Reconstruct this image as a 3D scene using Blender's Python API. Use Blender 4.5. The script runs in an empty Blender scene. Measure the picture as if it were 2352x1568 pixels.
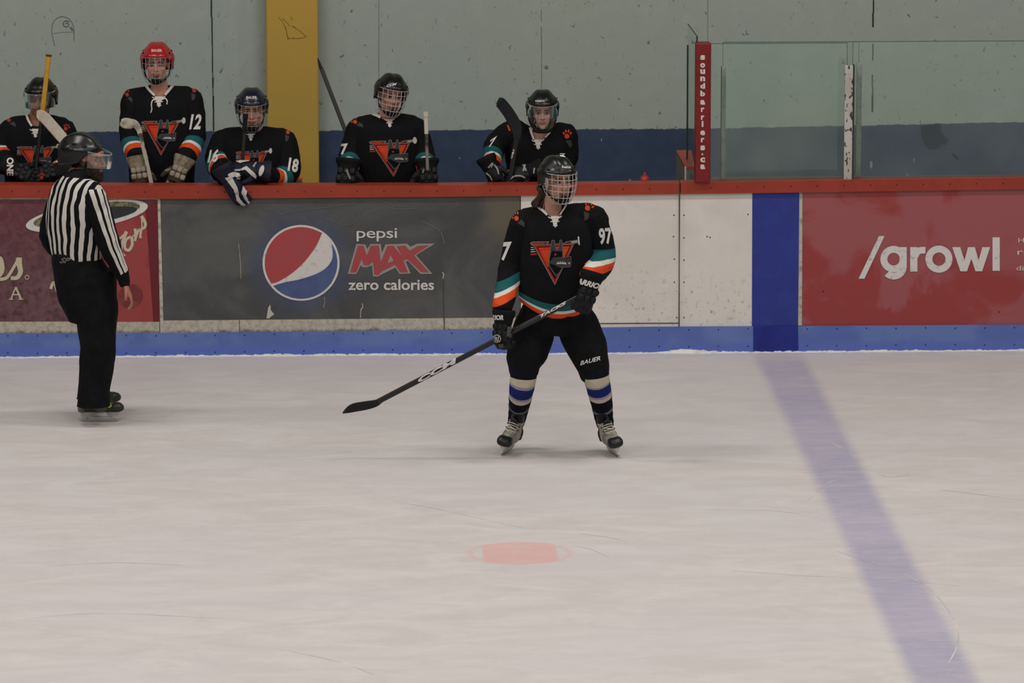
import bpy, bmesh, math, random
from mathutils import Vector, Matrix, noise
from mathutils.bvhtree import BVHTree
from mathutils.geometry import tessellate_polygon
V = Vector
random.seed(4)
SC = bpy.context.scene
COL = SC.collection
# ------------------------------------------------------------------ camera
F = 12200.0                                   # focal length in pixels of the 2352x1568 frame
PITCH = math.atan(2124 / F)
YAW = math.atan(493 * math.cos(PITCH) / F)
FWD = V((math.sin(YAW) * math.cos(PITCH), math.cos(YAW) * math.cos(PITCH), -math.sin(PITCH)))
RGT = V((math.cos(YAW), -math.sin(YAW), 0))
UPV = RGT.cross(FWD)
def ray(px, py): return FWD * F + RGT * (px - 1176) - UPV * (py - 784)
_d = ray(1176, 812)
CAM = V((0, -35, 35 * -_d.z / _d.y))
cd = bpy.data.cameras.new('camera'); co_ = bpy.data.objects.new('camera', cd); COL.objects.link(co_)
cd.sensor_width = 36; cd.lens = 36 * F / 2352; cd.clip_end = 200; cd.clip_start = 1
co_.matrix_world = Matrix((( RGT.x, UPV.x, -FWD.x, CAM.x), (RGT.y, UPV.y, -FWD.y, CAM.y), (RGT.z, UPV.z, -FWD.z, CAM.z), (0, 0, 0, 1)))
cd.dof.use_dof = True; cd.dof.focus_distance = 32.2; cd.dof.aperture_fstop = 5.6
SC.camera = co_
# ------------------------------------------------------------------ view, world, lamps
SC.view_settings.view_transform = 'Standard'; SC.view_settings.look = 'None'
SC.view_settings.gamma = 1; SC.view_settings.use_curve_mapping = False
SC.view_settings.exposure = 0.0
w = bpy.data.worlds.new('arena_air'); SC.world = w; w.use_nodes = True
w.node_tree.nodes['Background'].inputs[0].default_value = (0.80, 0.86, 0.84, 1)
w.node_tree.nodes['Background'].inputs[1].default_value = 0.10
def lamp(x, y, z, e, sx, sy, col=(1, .975, .945)):
    l = bpy.data.lights.new('ceiling_lamp', 'AREA'); l.shape = 'RECTANGLE'; l.size = sx; l.size_y = sy; l.energy = e; l.color = col
    o = bpy.data.objects.new('ceiling_lamp', l); COL.objects.link(o); o.location = (x, y, z)
for ly, e in ((-27, 150), (-21, 150), (-15, 150), (-9.5, 125), (-4.0, 185)):
    for lx in (-9, -3, 3, 9):
        lamp(lx, ly, 8.6, e, 2.4, .8)
# ------------------------------------------------------------------ helpers: projection
def W(px, py, y):
    d = ray(px, py); return CAM + d * ((y - CAM.y) / d.y)
def G(px, py, z=0.0):
    d = ray(px, py); return CAM + d * ((z - CAM.z) / d.z)
def PX(p):
    q = V(p) - CAM; k = F / q.dot(FWD); return (1176 + q.dot(RGT) * k, 784 - q.dot(UPV) * k)
# ------------------------------------------------------------------ helpers: materials
def lin(c):
    if isinstance(c, str): c = [int(c[i:i + 2], 16) / 255 for i in (0, 2, 4)]
    return tuple((x / 12.92 if x <= .04045 else ((x + .055) / 1.055) ** 2.4) for x in c) + (1,)
class N:
    def __init__(s, name):
        s.m = bpy.data.materials.new(name); s.m.use_nodes = True; s.t = s.m.node_tree; s.b = s.t.nodes['Principled BSDF']
    def new(s, typ, **kw):
        n = s.t.nodes.new(typ)
        for k, v in kw.items(): setattr(n, k, v)
        return n
    def link(s, a, b): s.t.links.new(a, b)
    def val(s, inp, v):
        if hasattr(v, 'is_output') or isinstance(v, bpy.types.NodeSocket): s.link(v, inp)
        else: inp.default_value = v
    def math(s, op, a, b=0.0, c=None, clamp=False):
        n = s.new('ShaderNodeMath', operation=op); n.use_clamp = clamp
        s.val(n.inputs[0], a); s.val(n.inputs[1], b)
        if c is not None: s.val(n.inputs[2], c)
        return n.outputs[0]
    def pos(s, scale=(1, 1, 1)):
        g = s.new('ShaderNodeNewGeometry'); mp = s.new('ShaderNodeMapping'); mp.inputs['Scale'].default_value = scale
        s.link(g.outputs['Position'], mp.inputs[0]); return mp.outputs[0]
    def xyz(s):
        g = s.new('ShaderNodeNewGeometry'); x = s.new('ShaderNodeSeparateXYZ'); s.link(g.outputs['Position'], x.inputs[0]); return x.outputs
    def noise(s, scale=(1, 1, 1), sc=5, det=4, rough=.5, dist=0):
        n = s.new('ShaderNodeTexNoise'); n.inputs['Scale'].default_value = sc; n.inputs['Detail'].default_value = det
        n.inputs['Roughness'].default_value = rough; n.inputs['Distortion'].default_value = dist
        s.link(s.pos(scale), n.inputs['Vector']); return n.outputs[0]
    def ramp(s, f, lo, hi, a=0.0, b=1.0, smooth=True):
        n = s.new('ShaderNodeMapRange'); n.interpolation_type = 'SMOOTHSTEP' if smooth else 'LINEAR'
        s.val(n.inputs[0], f); n.inputs[1].default_value = lo; n.inputs[2].default_value = hi
        n.inputs[3].default_value = a; n.inputs[4].default_value = b; return n.outputs[0]
    def mix(s, f, a, b):
        n = s.new('ShaderNodeMix', data_type='RGBA'); s.val(n.inputs[0], f)
        s.val(n.inputs[6], a if not isinstance(a, (str,)) else lin(a)); s.val(n.inputs[7], b if not isinstance(b, (str,)) else lin(b))
        return n.outputs[2]
    def attr(s, name):
        n = s.new('ShaderNodeAttribute'); n.attribute_name = name; return n
    def done(s, col, rough=.6, spec=.3, bump=None, bs=.2, bd=.01):
        s.val(s.b.inputs['Base Color'], lin(col) if isinstance(col, str) else col)
        s.val(s.b.inputs['Roughness'], rough); s.b.inputs['Specular IOR Level'].default_value = spec
        if bump is not None:
            n = s.new('ShaderNodeBump'); n.inputs['Strength'].default_value = bs; n.inputs['Distance'].default_value = bd
            s.link(bump, n.inputs['Height']); s.link(n.outputs[0], s.b.inputs['Normal'])
        return s.m
MC = {}
def mat(name, c, rough=.6, spec=.3, c2=None, sc=8, lo=.45, hi=.65, stretch=(1, 1, 1), metal=0, bs=.15):
    """plain procedural material: a base colour broken up by noise"""
    if name in MC: return MC[name]
    n = N(name); nz = n.noise(stretch, sc, 5, .6)
    col = n.mix(n.ramp(nz, lo, hi), c, c2 if c2 else c)
    n.b.inputs['Metallic'].default_value = metal
    MC[name] = n.done(col, rough, spec, n.noise((1, 1, 1), sc * 12, 3), bs, .002)
    return MC[name]
def cloth(name, c, c2=None, rough=.85): return mat(name, c, rough, .12, c2 or c, 14, .4, .7, bs=.3)
# ------------------------------------------------------------------ helpers: geometry (V,F) pairs
def merge(ps):
    vs, fs = [], []
    for a, b in ps:
        o = len(vs); vs += a; fs += [tuple(i + o for i in f) for f in b]
    return vs, fs
def box(x0, x1, y0, y1, z0, z1):
    v = [V((x, y, z)) for x in (x0, x1) for y in (y0, y1) for z in (z0, z1)]
    return v, [(0, 1, 3, 2), (4, 6, 7, 5), (0, 4, 5, 1), (2, 3, 7, 6), (0, 2, 6, 4), (1, 5, 7, 3)]
def loft(secs, n=24, p=2.0):
    vs, fs = [], []
    for c, U, Q in secs:
        for i in range(n):
            a = 2 * math.pi * i / n; ca, sa = math.cos(a), math.sin(a)
            vs.append(c + U * math.copysign(abs(ca) ** (2 / p), ca) + Q * math.copysign(abs(sa) ** (2 / p), sa))
    for k in range(len(secs) - 1):
        for i in range(n):
            j = (i + 1) % n; fs.append((k * n + i, k * n + j, k * n + n + j, k * n + n + i))
    vs.append(secs[0][0].copy()); vs.append(secs[-1][0].copy()); a, b = len(vs) - 2, len(vs) - 1; m = (len(secs) - 1) * n
    for i in range(n):
        j = (i + 1) % n; fs.append((a, j, i)); fs.append((b, m + i, m + j))
    return vs, fs
def catmull(pts, k=4):
    out = []
    n = len(pts)
    for i in range(n - 1):
        p0 = pts[max(i - 1, 0)]; p1 = pts[i]; p2 = pts[i + 1]; p3 = pts[min(i + 2, n - 1)]
        for j in range(k):
            t = j / k
            out.append([.5 * (2 * b + (c - a) * t + (2 * a - 5 * b + 4 * c - d) * t * t + (-a + 3 * b - 3 * c + d) * t ** 3) for a, b, c, d in zip(p0, p1, p2, p3)])
    out.append(list(pts[-1])); return out
def limb(path, rad, n=16, k=4, flat=1.0, side=None, cap=True):
    """tube through path; rad per point; flat squashes across `side`"""
    q = catmull([list(p) + [r] for p, r in zip(path, rad)], k) if k > 1 else [list(p) + [r] for p, r in zip(path, rad)]
    P = [V(a[:3]) for a in q]; R = [max(a[3], .0004) for a in q]
    secs = []; U = None
    for i, p in enumerate(P):
        t = (P[min(i + 1, len(P) - 1)] - P[max(i - 1, 0)]).normalized()
        if side is not None: U = (side - t * side.dot(t)).normalized()
        elif U is None:
            r = V((0, 0, 1)) if abs(t.z) < .9 else V((1, 0, 0)); U = (r - t * r.dot(t)).normalized()
        else: U = (U - t * U.dot(t)).normalized()
        secs.append((p, U, t.cross(U), R[i], t))
    out = []
    if cap:
        p, U, Q, r, t = secs[0]
        for a in (80, 55, 28): out.append((p - t * r * math.sin(math.radians(a)), U * r * math.cos(math.radians(a)), Q * r * math.cos(math.radians(a)) * flat))
    for p, U, Q, r, t in secs: out.append((p, U * r, Q * r * flat))
    if cap:
        p, U, Q, r, t = secs[-1]
        for a in (28, 55, 80): out.append((p + t * r * math.sin(math.radians(a)), U * r * math.cos(math.radians(a)), Q * r * math.cos(math.radians(a)) * flat))
    return loft(out, n)
def ell(c, r, A=None, n=16, m=10):
    A = A or (V((1, 0, 0)), V((0, 1, 0)), V((0, 0, 1)))
    secs = []
    for j in range(m + 1):
        a = -math.pi / 2 + math.pi * min(max(j / m, .02), .98)
        secs.append((V(c) + A[2] * r[2] * math.sin(a), A[0] * r[0] * math.cos(a), A[1] * r[1] * math.cos(a)))
    return loft(secs, n)
def tomesh(g, name='m', smooth=False):
    me = bpy.data.meshes.new(name); me.from_pydata([tuple(v) for v in g[0]], [], g[1]); me.update()
    if smooth: me.polygons.foreach_set('use_smooth', [True] * len(me.polygons))
    return me
def blob(prims, vox=.008, it=3, fold=0, ff=9, seed=0, stretch=1.0):
    """fuse overlapping closed shapes into one smooth continuous surface"""
    o = bpy.data.objects.new('t', tomesh(merge(prims))); COL.objects.link(o)
    r = o.modifiers.new('r', 'REMESH'); r.mode = 'VOXEL'; r.voxel_size = vox
    if it: s = o.modifiers.new('s', 'SMOOTH'); s.factor = .5; s.iterations = it
    dg = bpy.context.evaluated_depsgraph_get(); dg.update()
    me = bpy.data.meshes.new_from_object(o.evaluated_get(dg)); t = o.data
    bpy.data.objects.remove(o); bpy.data.meshes.remove(t)
    if fold:
        nn = [v.normal.copy() for v in me.vertices]; off = V((seed * 7.3, seed * 3.1, 0))
        for v, q in zip(me.vertices, nn):
            p = v.co.copy(); p2 = V((p.x * ff, p.y * ff, p.z * ff / stretch)) + off
            a = noise.noise(p2); b = noise.noise(p2 * 2.3 + V((5, 1, 2)))
            v.co = p + q * fold * ((1 - abs(a) * 3) * .55 + b * .6)
    me.polygons.foreach_set('use_smooth', [True] * len(me.polygons)); me.update()
    return me
def rootof(o):
    while o.parent: o = o.parent
    return o
def obj(name, g, m=None, parent=None, smooth=False, label=None):
    me = g if isinstance(g, bpy.types.Mesh) else tomesh(g, name, smooth)
    me.name = name
    if m is not None:
        me.materials.clear(); me.materials.append(m)
    o = bpy.data.objects.new(name, me); COL.objects.link(o)
    if parent is not None:
        me.transform(Matrix.Translation(-rootof(parent).location)); o.parent = parent
    if label: o['label'] = label
    return o
def thing(name, label, cat, loc, group=None):
    o = bpy.data.objects.new(name, None); COL.objects.link(o); o.location = loc; o.empty_display_size = .1
    o['label'] = label; o['category'] = cat
    if group: o['group'] = group
    return o
def tag(o, label, cat, group=None):
    o['label'] = label; o['category'] = cat
    if group: o['group'] = group
    return o
def struct(o): o['kind'] = 'structure'; return o
# ------------------------------------------------------------------ helpers: marks traced onto real surfaces
def bvh(*meshes):
    vs, fs = [], []
    for me, off in meshes:
        o = len(vs); vs += [v.co + off for v in me.vertices]; fs += [tuple(i + o for i in p.vertices) for p in me.polygons]
    return BVHTree.FromPolygons(vs, fs)
def obvh(*obs):
    return bvh(*[(o.data, rootof(o).location if o.parent else V((0, 0, 0))) for o in obs])
def flat(poly):
    if isinstance(poly, tuple): return poly
    p3 = [V((x, y, 0)) for x, y in poly]
    return ([(x, y) for x, y in poly], [tuple(t) for t in tessellate_polygon([p3])])
def subdiv(g, L):
    bm = bmesh.new(); vs = [bm.verts.new((x, y, 0)) for x, y in g[0]]
    for f in g[1]:
        try: bm.faces.new([vs[i] for i in f])
        except ValueError: pass
    bmesh.ops.triangulate(bm, faces=bm.faces[:])
    for _ in range(7):
        e = [e for e in bm.edges if e.calc_length() > L]
        if not e: break
        bmesh.ops.subdivide_edges(bm, edges=e, cuts=1); bmesh.ops.triangulate(bm, faces=bm.faces[:])
    bm.verts.index_update()
    out = ([(v.co.x, v.co.y) for v in bm.verts], [tuple(v.index for v in f.verts) for f in bm.faces]); bm.free(); return out
def decal(name, polys, tree, m, parent, off=.002, L=3.0, label=None):
    """a printed or sewn mark: traced outline laid on the surface it belongs to"""
    vs, fs = [], []
    for poly in polys:
        g = subdiv(flat(poly), L); hit = []; 
        for x, y in g[0]:
            d = ray(x, y).normalized(); loc, nr, i, dist = tree.ray_cast(CAM, d)
            if loc is None: hit.append(None)
            else:
                if nr.dot(d) > 0: nr = -nr
                hit.append(loc + nr * off * .6 - d * off * .6)
        mp = {}
        for f in g[1]:
            if any(hit[i] is None for i in f): continue
            c = [hit[i] for i in f]
            if max((c[0] - c[1]).length, (c[1] - c[2]).length, (c[0] - c[2]).length) > .06: continue
            for i in f:
                if i not in mp: mp[i] = len(vs); vs.append(hit[i])
            fs.append(tuple(mp[i] for i in f))
    if not fs: return None
    return obj(name, (vs, fs), m, parent, True, label)
def sheet(name, polys, Y, m, parent, label=None, th=.0015):
    """flat mark on an upright plane y=Y, given a real thickness"""
    vs, fs = [], []
    for k_, poly in enumerate(polys):
        if k_: Y -= .00015
        g = flat(poly); o = len(vs); n = len(g[0])
        vs += [W(x, y, Y) for x, y in g[0]]; fs += [tuple(i + o for i in f) for f in g[1]]
        if not isinstance(poly, tuple):
            vs += [W(x, y, Y) + V((0, th, 0)) for x, y in g[0]]
            fs += [(o + i, o + (i + 1) % n, o + n + (i + 1) % n, o + n + i) for i in range(n)]
    return obj(name, (vs, fs), m, parent, False, label)
def textg(s, ll, lr, ul, bold=0.0, space=1.0, shear=0.0):
    """text outline mapped so its ink box has lower-left ll, lower-right lr, upper-left ul (pixels of the photo)"""
    c = bpy.data.curves.new('t', 'FONT'); c.body = s; c.offset = bold; c.space_character = space; c.shear = shear; c.fill_mode = 'FRONT'; c.resolution_u = 3
    o = bpy.data.objects.new('t', c); COL.objects.link(o); dg = bpy.context.evaluated_depsgraph_get(); dg.update()
    me = bpy.data.meshes.new_from_object(o.evaluated_get(dg)); P = [(v.co.x, v.co.y) for v in me.vertices]; Fc = [tuple(p.vertices) for p in me.polygons]
    bpy.data.objects.remove(o); bpy.data.curves.remove(c); bpy.data.meshes.remove(me)
    x0, x1 = min(p[0] for p in P), max(p[0] for p in P); y0, y1 = min(p[1] for p in P), max(p[1] for p in P)
    Q = []
    for x, y in P:
        u = (x - x0) / (x1 - x0); t = (y - y0) / (y1 - y0)
        Q.append((ll[0] + (lr[0] - ll[0]) * u + (ul[0] - ll[0]) * t, ll[1] + (lr[1] - ll[1]) * u + (ul[1] - ll[1]) * t))
    return (Q, Fc)
def tbox(s, x0, y0, x1, y1, **k): return textg(s, (x0, y1), (x1, y1), (x0, y0), **k)
def stroke(pts, w0, w1=None, k=4):
    """ribbon outline along a polyline in pixels"""
    q = catmull([list(p) for p in pts], k) if k > 1 and len(pts) > 2 else [list(p) for p in pts]
    w1 = w0 if w1 is None else w1; L, R = [], []
    for i, p in enumerate(q):
        a = q[max(i - 1, 0)]; b = q[min(i + 1, len(q) - 1)]; dx, dy = b[0] - a[0], b[1] - a[1]; l = math.hypot(dx, dy) or 1
        h = (w0 + (w1 - w0) * i / (len(q) - 1)) / 2; L.append((p[0] - dy / l * h, p[1] + dx / l * h)); R.append((p[0] + dy / l * h, p[1] - dx / l * h))
    pts = L + R; n = len(q)
    return (pts, [(i, i + 1, n + i + 1, n + i) for i in range(n - 1)])
def circ(cx, cy, rx, ry=None, n=28, rot=0):
    ry = ry or rx; c, s = math.cos(rot), math.sin(rot); out = []
    for i in range(n):
        a = 2 * math.pi * i / n; x, y = rx * math.cos(a), ry * math.sin(a); out.append((cx + x * c - y * s, cy + x * s + y * c))
    return out
# ================================================================== THE RINK
# ---- ice: faded blue line and red face-off spot lie under the ice
def ice_material():
    n = N('scraped_ice'); x, y, z = n.xyz()
    big = n.noise((.5, 1, 1), .9, 4, .55); streak = n.noise((.7, 1.5, 1), 2.6, 8, .7, .7); fine = n.noise((1, 2.6, 1), 14, 6, .72, .4)
    scr = n.noise((.7, 2.2, 1), 4, 8, .75, 1.2)
    base = n.mix(n.ramp(streak, .35, .68), lin('c1bab6'), lin('ccc6c2'))
    base = n.mix(n.ramp(big, .35, .7, 0, .45), base, lin('c5bdc0'))
    base = n.mix(n.ramp(fine, .6, .74, 0, .35), base, lin('e0dbd7'))
    base = n.mix(n.ramp(fine, .3, .42, .3, 0), base, lin('bdb7b3'))
    # blue line
    a = G(1779, 812); bl = a.x; wob = n.math('MULTIPLY', n.math('SUBTRACT', fine, .5), .05)
    dx = n.math('ABSOLUTE', n.math('SUBTRACT', n.math('ADD', x, wob), bl + .02))
    m = n.ramp(dx, .11, .21, 1, 0); far = n.ramp(y, -.55, -.02, 1, .25)
    m = n.math('MULTIPLY', n.math('MULTIPLY', m, far), n.ramp(scr, .3, .62, .62, .95))
    base = n.mix(m, base, n.mix(n.ramp(big, .4, .6), lin('9f9bb0'), lin('a8a1b4')))
    # face-off spot: red disc with its two pale side caps
    d = G(1198, 1270); ux = n.math('SUBTRACT', x, d.x - .01); uy = n.math('SUBTRACT', y, d.y)
    r = n.math('POWER', n.math('ADD', n.math('MULTIPLY', ux, ux), n.math('MULTIPLY', uy, uy)), .5)
    r = n.math('ADD', r, n.math('MULTIPLY', n.math('SUBTRACT', fine, .5), .05))
    disc = n.ramp(r, .275, .32, 1, 0); ring = n.math('MULTIPLY', n.ramp(r, .25, .27), disc)
    bar = n.ramp(n.math('ABSOLUTE', ux), .195, .215, 1, 0)
    mm = n.math('MAXIMUM', n.math('MULTIPLY', disc, bar), n.math('MULTIPLY', ring, .6))
    base = n.mix(n.math('MULTIPLY', mm, n.ramp(scr, .3, .65, .8, .45)), base, lin('d59c98'))
    rough = n.ramp(fine, .3, .7, .42, .62)
    m = n.done(base, rough, .10, streak, .12, .01)
    return m
ice = struct(obj('floor', box(-16, 16, -34, .02, -.1, 0), ice_material()))
# skate cuts carved in the ice
ct = []
def cut(pts, w):
    q = catmull([list(p) for p in pts], 8); out = []
    for i, p in enumerate(q):
        g = G(p[0], p[1]); a = G(*q[max(i - 1, 0)]); b = G(*q[min(i + 1, len(q) - 1)]); t = (b - a).normalized(); s = V((-t.y, t.x, 0)) * w * (.3 + .7 * math.sin(math.pi * i / (len(q) - 1)))
        out.append((g - s + V((0, 0, .0006)), g + s + V((0, 0, .0006))))
    vs = [v for pr in out for v in pr]; return vs, [(2 * i, 2 * i + 1, 2 * i + 3, 2 * i + 2) for i in range(len(out) - 1)]
for pts in ([(1920, 1265), (2100, 1330), (2170, 1390), (2202, 1460), (2180, 1520), (2150, 1545)], [(1680, 1310), (1850, 1322), (2000, 1328), (2200, 1345)],
            [(2160, 1125), (2240, 1134), (2352, 1150)], [(900, 1150), (1000, 1168), (1130, 1196), (1200, 1212)], [(1220, 1262), (1330, 1255), (1400, 1280)],
            [(2170, 1560), (2190, 1535), (2230, 1520)], [(1620, 1170), (1760, 1172), (1840, 1180)], [(640, 1490), (780, 1520), (860, 1550)], [(120, 1300), (260, 1292), (420, 1298)],
            [(1330, 1225), (1420, 1238), (1475, 1262)], [(60, 1420), (240, 1408), (500, 1420)], [(2000, 1080), (2040, 1095), (2090, 1090)], [(1900, 1010), (1960, 1046), (1975, 1076)], [(1855, 1150), (1900, 1110), (1935, 1100)]):
    ct.append(cut(pts, .0035))
c_ = obj('skate_cut', merge(ct), mat('ice_cut', 'b4adaa', .6, .2, 'dcd8d2', 3), ice); c_['kind'] = 'stuff'
# ---- shaved snow heaped along the kick plate
def snow():
    vs, fs = [], []; n = 1100; x0, x1 = -5.5, 5.5; m = 6
    for i in range(n + 1):
        x = x0 + (x1 - x0) * i / n; h = .004 + .012 * abs(noise.noise(V((x * 3, 0, 0)))) + .010 * abs(noise.noise(V((x * 14, 3, 0)))) + .006 * noise.noise(V((x * 60, 5, 0)))
        px = PX((x, 0, 0))[0]; h += .02 * math.exp(-((px - 1575) / 45) ** 2)
        dpt = .025 + .03 * abs(noise.noise(V((x * 4, 8, 0)))) + .03 * noise.noise(V((x * 20, 9, 0)))
        for j in range(m + 1):
            t = j / m; vs.append(V((x, -.0125 - dpt * t, max(.0012, h * (1 - t) ** 1.5 + .0012 * noise.noise(V((x * 80, t * 4, 0)))) if j < m else -.002)))
        vs.append(V((x, -.0125, -.004)))
    k = m + 2
    for i in range(n):
        for j in range(k): fs.append((i * k + j, i * k + (j + 1) % k, (i + 1) * k + (j + 1) % k, (i + 1) * k + j))
    return vs, fs
s_ = obj('snow_ridge', snow(), mat('ice_snow', 'dcd8d5', .9, .1, 'c9c5c2', 20), None, True); s_['kind'] = 'stuff'
tag(s_, 'thin ridge of shaved snow along the foot of the blue kick plate', 'snow')
# ---- heights of the boards read on the plane y=0
def zz(py, px=1176): return W(px, py, 0).z
KT = lambda x: zz(764 + (747 - 764) * min(1, max(0, x) / 1560) if x < 1560 else 747.5 - (x - 1560) * .002, x)
def X0(px, py=600): return W(px, py, 0).x
def lerp(tab, x):
    if x <= tab[0][0]: return tab[0][1]
    for (a, b), (c, d) in zip(tab, tab[1:]):
        if x <= c: return b + (d - b) * (x - a) / (c - a)
    return tab[-1][1]
KTOP = [(-160, 766), (0, 764.5), (350, 764), (1018, 757), (1500, 750), (1833, 748), (2480, 744)]
RB = [(-160, 453), (0, 453), (420, 455.5), (1018, 450.7), (1200, 448.5), (1500, 445.3), (1728, 442.5), (2352, 433), (2480, 431)]
RT = [(-160, 424), (0, 424), (420, 426), (1018, 425), (1200, 424), (1500, 421), (1560, 420), (1632, 417), (1970, 411.5), (2352, 406.5), (2480, 405)]
def longbox(name, xs, top, bot, ya, yb, m, parent=None):
    """bar following measured top/bottom heights"""
    vs, fs = [], []
    for px in xs:
        x = X0(px)
        for (y, z) in ((ya, bot(px)), (ya, top(px)), (yb, top(px)), (yb, bot(px))): vs.append(V((x, y, z)))
    n = len(xs)
    for i in range(n - 1):
        for j in range(4): fs.append((4 * i + j, 4 * i + (j + 1) % 4, 4 * i + 4 + (j + 1) % 4, 4 * i + 4 + j))
    fs += [(0, 1, 2, 3), (4 * n - 4, 4 * n - 3, 4 * n - 2, 4 * n - 1)]
    return obj(name, (vs, fs), m, parent)
def boardpanel(name, label, px0, px1, m):
    """one board: real 4 cm thick sheet between two columns, from the kick plate up to the cap rail"""
    t = thing(name, label, 'board', V(((X0(px0) + X0(px1)) / 2, 0, 0)))
    xs = [px0 + .4] + [p for p in (0, 200, 420, 700, 1018, 1200, 1400, 1500, 1728, 1900, 2100, 2352) if px0 < p < px1] + [px1 - .4]
    longbox('panel', xs, lambda p: zz(lerp(RB, p), p) - .0005, lambda p: zz(lerp(KTOP, p), p) + .0005, 0, .04, m, t)
    return t
zt_rail = zz(424, 600); KR_B = zz(452, 900)
RAIL_T, RAIL_B = zz(422, 900), KR_B
def adboard_mat(name, c, c2, dirt='a7a196', scuff=.35, sc=2.0):
    n = N(name); x, y, z = n.xyz(); a = n.noise((1, 1, 1), sc, 6, .6, .4); b = n.noise((1, 1, 1), 28, 5, .7)
    col = n.mix(n.ramp(a, .4, .62), lin(c), lin(c2)); low = n.ramp(z, .2, .75, 1, 0)
    col = n.mix(n.math('MULTIPLY', n.ramp(b, .55, .7), n.math('ADD', n.math('MULTIPLY', low, scuff), .05)), col, lin(dirt))
    return n.done(col, n.ramp(a, .3, .7, .38, .55), .35, b, .08, .003)
M_white = adboard_mat('white_board_plastic', 'd6cfc8', 'cec7bf', '5c584c', .75)
n = N('dirty_white_board'); z_ = n.xyz()[2]; g1_ = n.noise((1, 1, 1), 26, 6, .7); g2_ = n.noise((1, 1, .5), 7, 5, .6)
col_ = n.mix(n.ramp(g1_, .4, .65), lin('b5aea1'), lin('9c9486')); zk = zz(761, 700)
grm = n.ramp(n.math('ADD', n.math('MULTIPLY', n.math('ADD', g2_, n.noise((1, 1, 1), 45, 5, .8)), .5), n.ramp(z_, zk, zk + .05, .10, -.22)), .48, .68, 0, .8)
M_dirty = n.done(n.mix(grm, col_, lin('565237')), .6, .25)
def pepsi_mat():
    n = N('charcoal_ad_print'); a = n.noise((1, 1, 1.3), 1.6, 7, .62, .8); b = n.noise((1, 1, 1), 30, 5, .7)
    col = n.mix(n.ramp(a, .35, .68), lin('424242'), lin('575756'))
    c = W(691, 603, 0); x, y, z = n.xyz(); dx = n.math('SUBTRACT', x, c.x); dz = n.math('SUBTRACT', z, c.z)
    r = n.math('POWER', n.math('ADD', n.math('MULTIPLY', dx, dx), n.math('MULTIPLY', dz, dz)), .5)
    r = n.math('ADD', r, n.math('MULTIPLY', n.noise((1, 1, 1), 4, 4), .28))
    col = n.mix(n.ramp(r, .33, .58, .5, 0), col, lin('3c4a6e'))
    dl = n.math('SUBTRACT', x, X0(1165)); rr = n.math('ADD', n.math('ABSOLUTE', dl), n.math('MULTIPLY', n.noise((1, 1, 1), 5, 4), .3))
    col = n.mix(n.math('MULTIPLY', n.ramp(rr, .15, .4, .6, 0), n.ramp(z, .6, .95)), col, lin('6a604a'))
    col = n.mix(n.ramp(b, .62, .74, 0, .35), col, lin('777570'))
    return n.done(col, .45, .35, b, .06, .003)
def coffee_mat():
    n = N('maroon_ad_print'); v = n.new('ShaderNodeTexVoronoi'); v.inputs['Scale'].default_value = 26; n.link(n.pos(), v.inputs['Vector'])
    a = n.noise((1, 1, 1), 16, 6, .65, .6); x, y, z = n.xyz(); fade = n.ramp(z, .45, .95, 1, 0)
    col = n.mix(n.ramp(a, .35, .7), lin('4c2a2f'), lin('6e4a50')); col = n.mix(n.math('MULTIPLY', fade, n.ramp(v.outputs[0], .2, .8, 0, .55)), col, lin('6d5052'))
    col = n.mix(n.ramp(z, .5, 1.0, 0, .55), col, lin('67343c'))
    return n.done(col, .45, .35, a, .05, .003)
def growl_mat():
    n = N('faded_red_ad_print'); a = n.noise((1, 1, 1), 1.7, 6, .6, .9); b = n.noise((1, 1, 1), 34, 5, .7); x, y, z = n.xyz()
    t = n.math('ADD', a, n.ramp(z, .2, .7, -.07, .05)); col = n.mix(n.ramp(t, .40, .52), lin('903938'), lin('965054'))
    col = n.mix(n.ramp(b, .63, .75, 0, .35), col, lin('6d3030')); return n.done(col, .42, .35, b, .06, .003)
# panels (each one lifts out of the frame on its own)
EDGE = -.0025
b1 = boardpanel('advertising_board', 'maroon coffee advertising board with a red cup, behind the striped referee', -700, 366, coffee_mat())
b2 = boardpanel('advertising_board', 'charcoal advertising board with the round red, white and blue emblem', 369, 1195, pepsi_mat())
b3 = boardpanel('board_gate', 'plain white board gate behind the skater with a dark gap at its foot', 1196, 1559.5, M_white)
b4 = boardpanel('dasher_board', 'scuffed white board with the wide blue line band, left of the red board', 1561, 1836, M_white)
b5 = boardpanel('advertising_board', 'faded red advertising board with large white lettering at far right', 1837, 3050, growl_mat())
M_off = mat('weathered_offwhite', 'b5b0a3', .6, .25, '8f8a78', 20)
# dirty white strip below the two printed boards
def quad(x0, y0, x1, y1): return [(x0, y0), (x1, y0), (x1, y1), (x0, y1)]
def poly4(xa, ya, xb, yb, h0, h1=None): return [(xa, ya), (xb, yb), (xb, yb + (h1 or h0)), (xa, ya + h0)]
sheet('lower_strip', [poly4(-700, 740, 366, 738, 27)], EDGE, M_dirty, b1, 'dirty white strip under the print')
sheet('lower_strip', [poly4(371, 736, 1195, 729, 28, 27)], EDGE, M_dirty, b2, 'dirty white strip under the print')
sheet('white_edge', [poly4(-700, 453.5, 366, 455, 3)], EDGE, M_off, b1); sheet('white_edge', [poly4(366, 455, 1018, 450, 1.6)], EDGE, M_off, b2)
sheet('dividing_strip', [[(362, 457), (368, 457), (376, 764), (368, 764)]], EDGE - .001, M_off, b1, 'off-white dividing strip')
M_dark = mat('dark_gap', '17150f', .9, .1)
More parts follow.
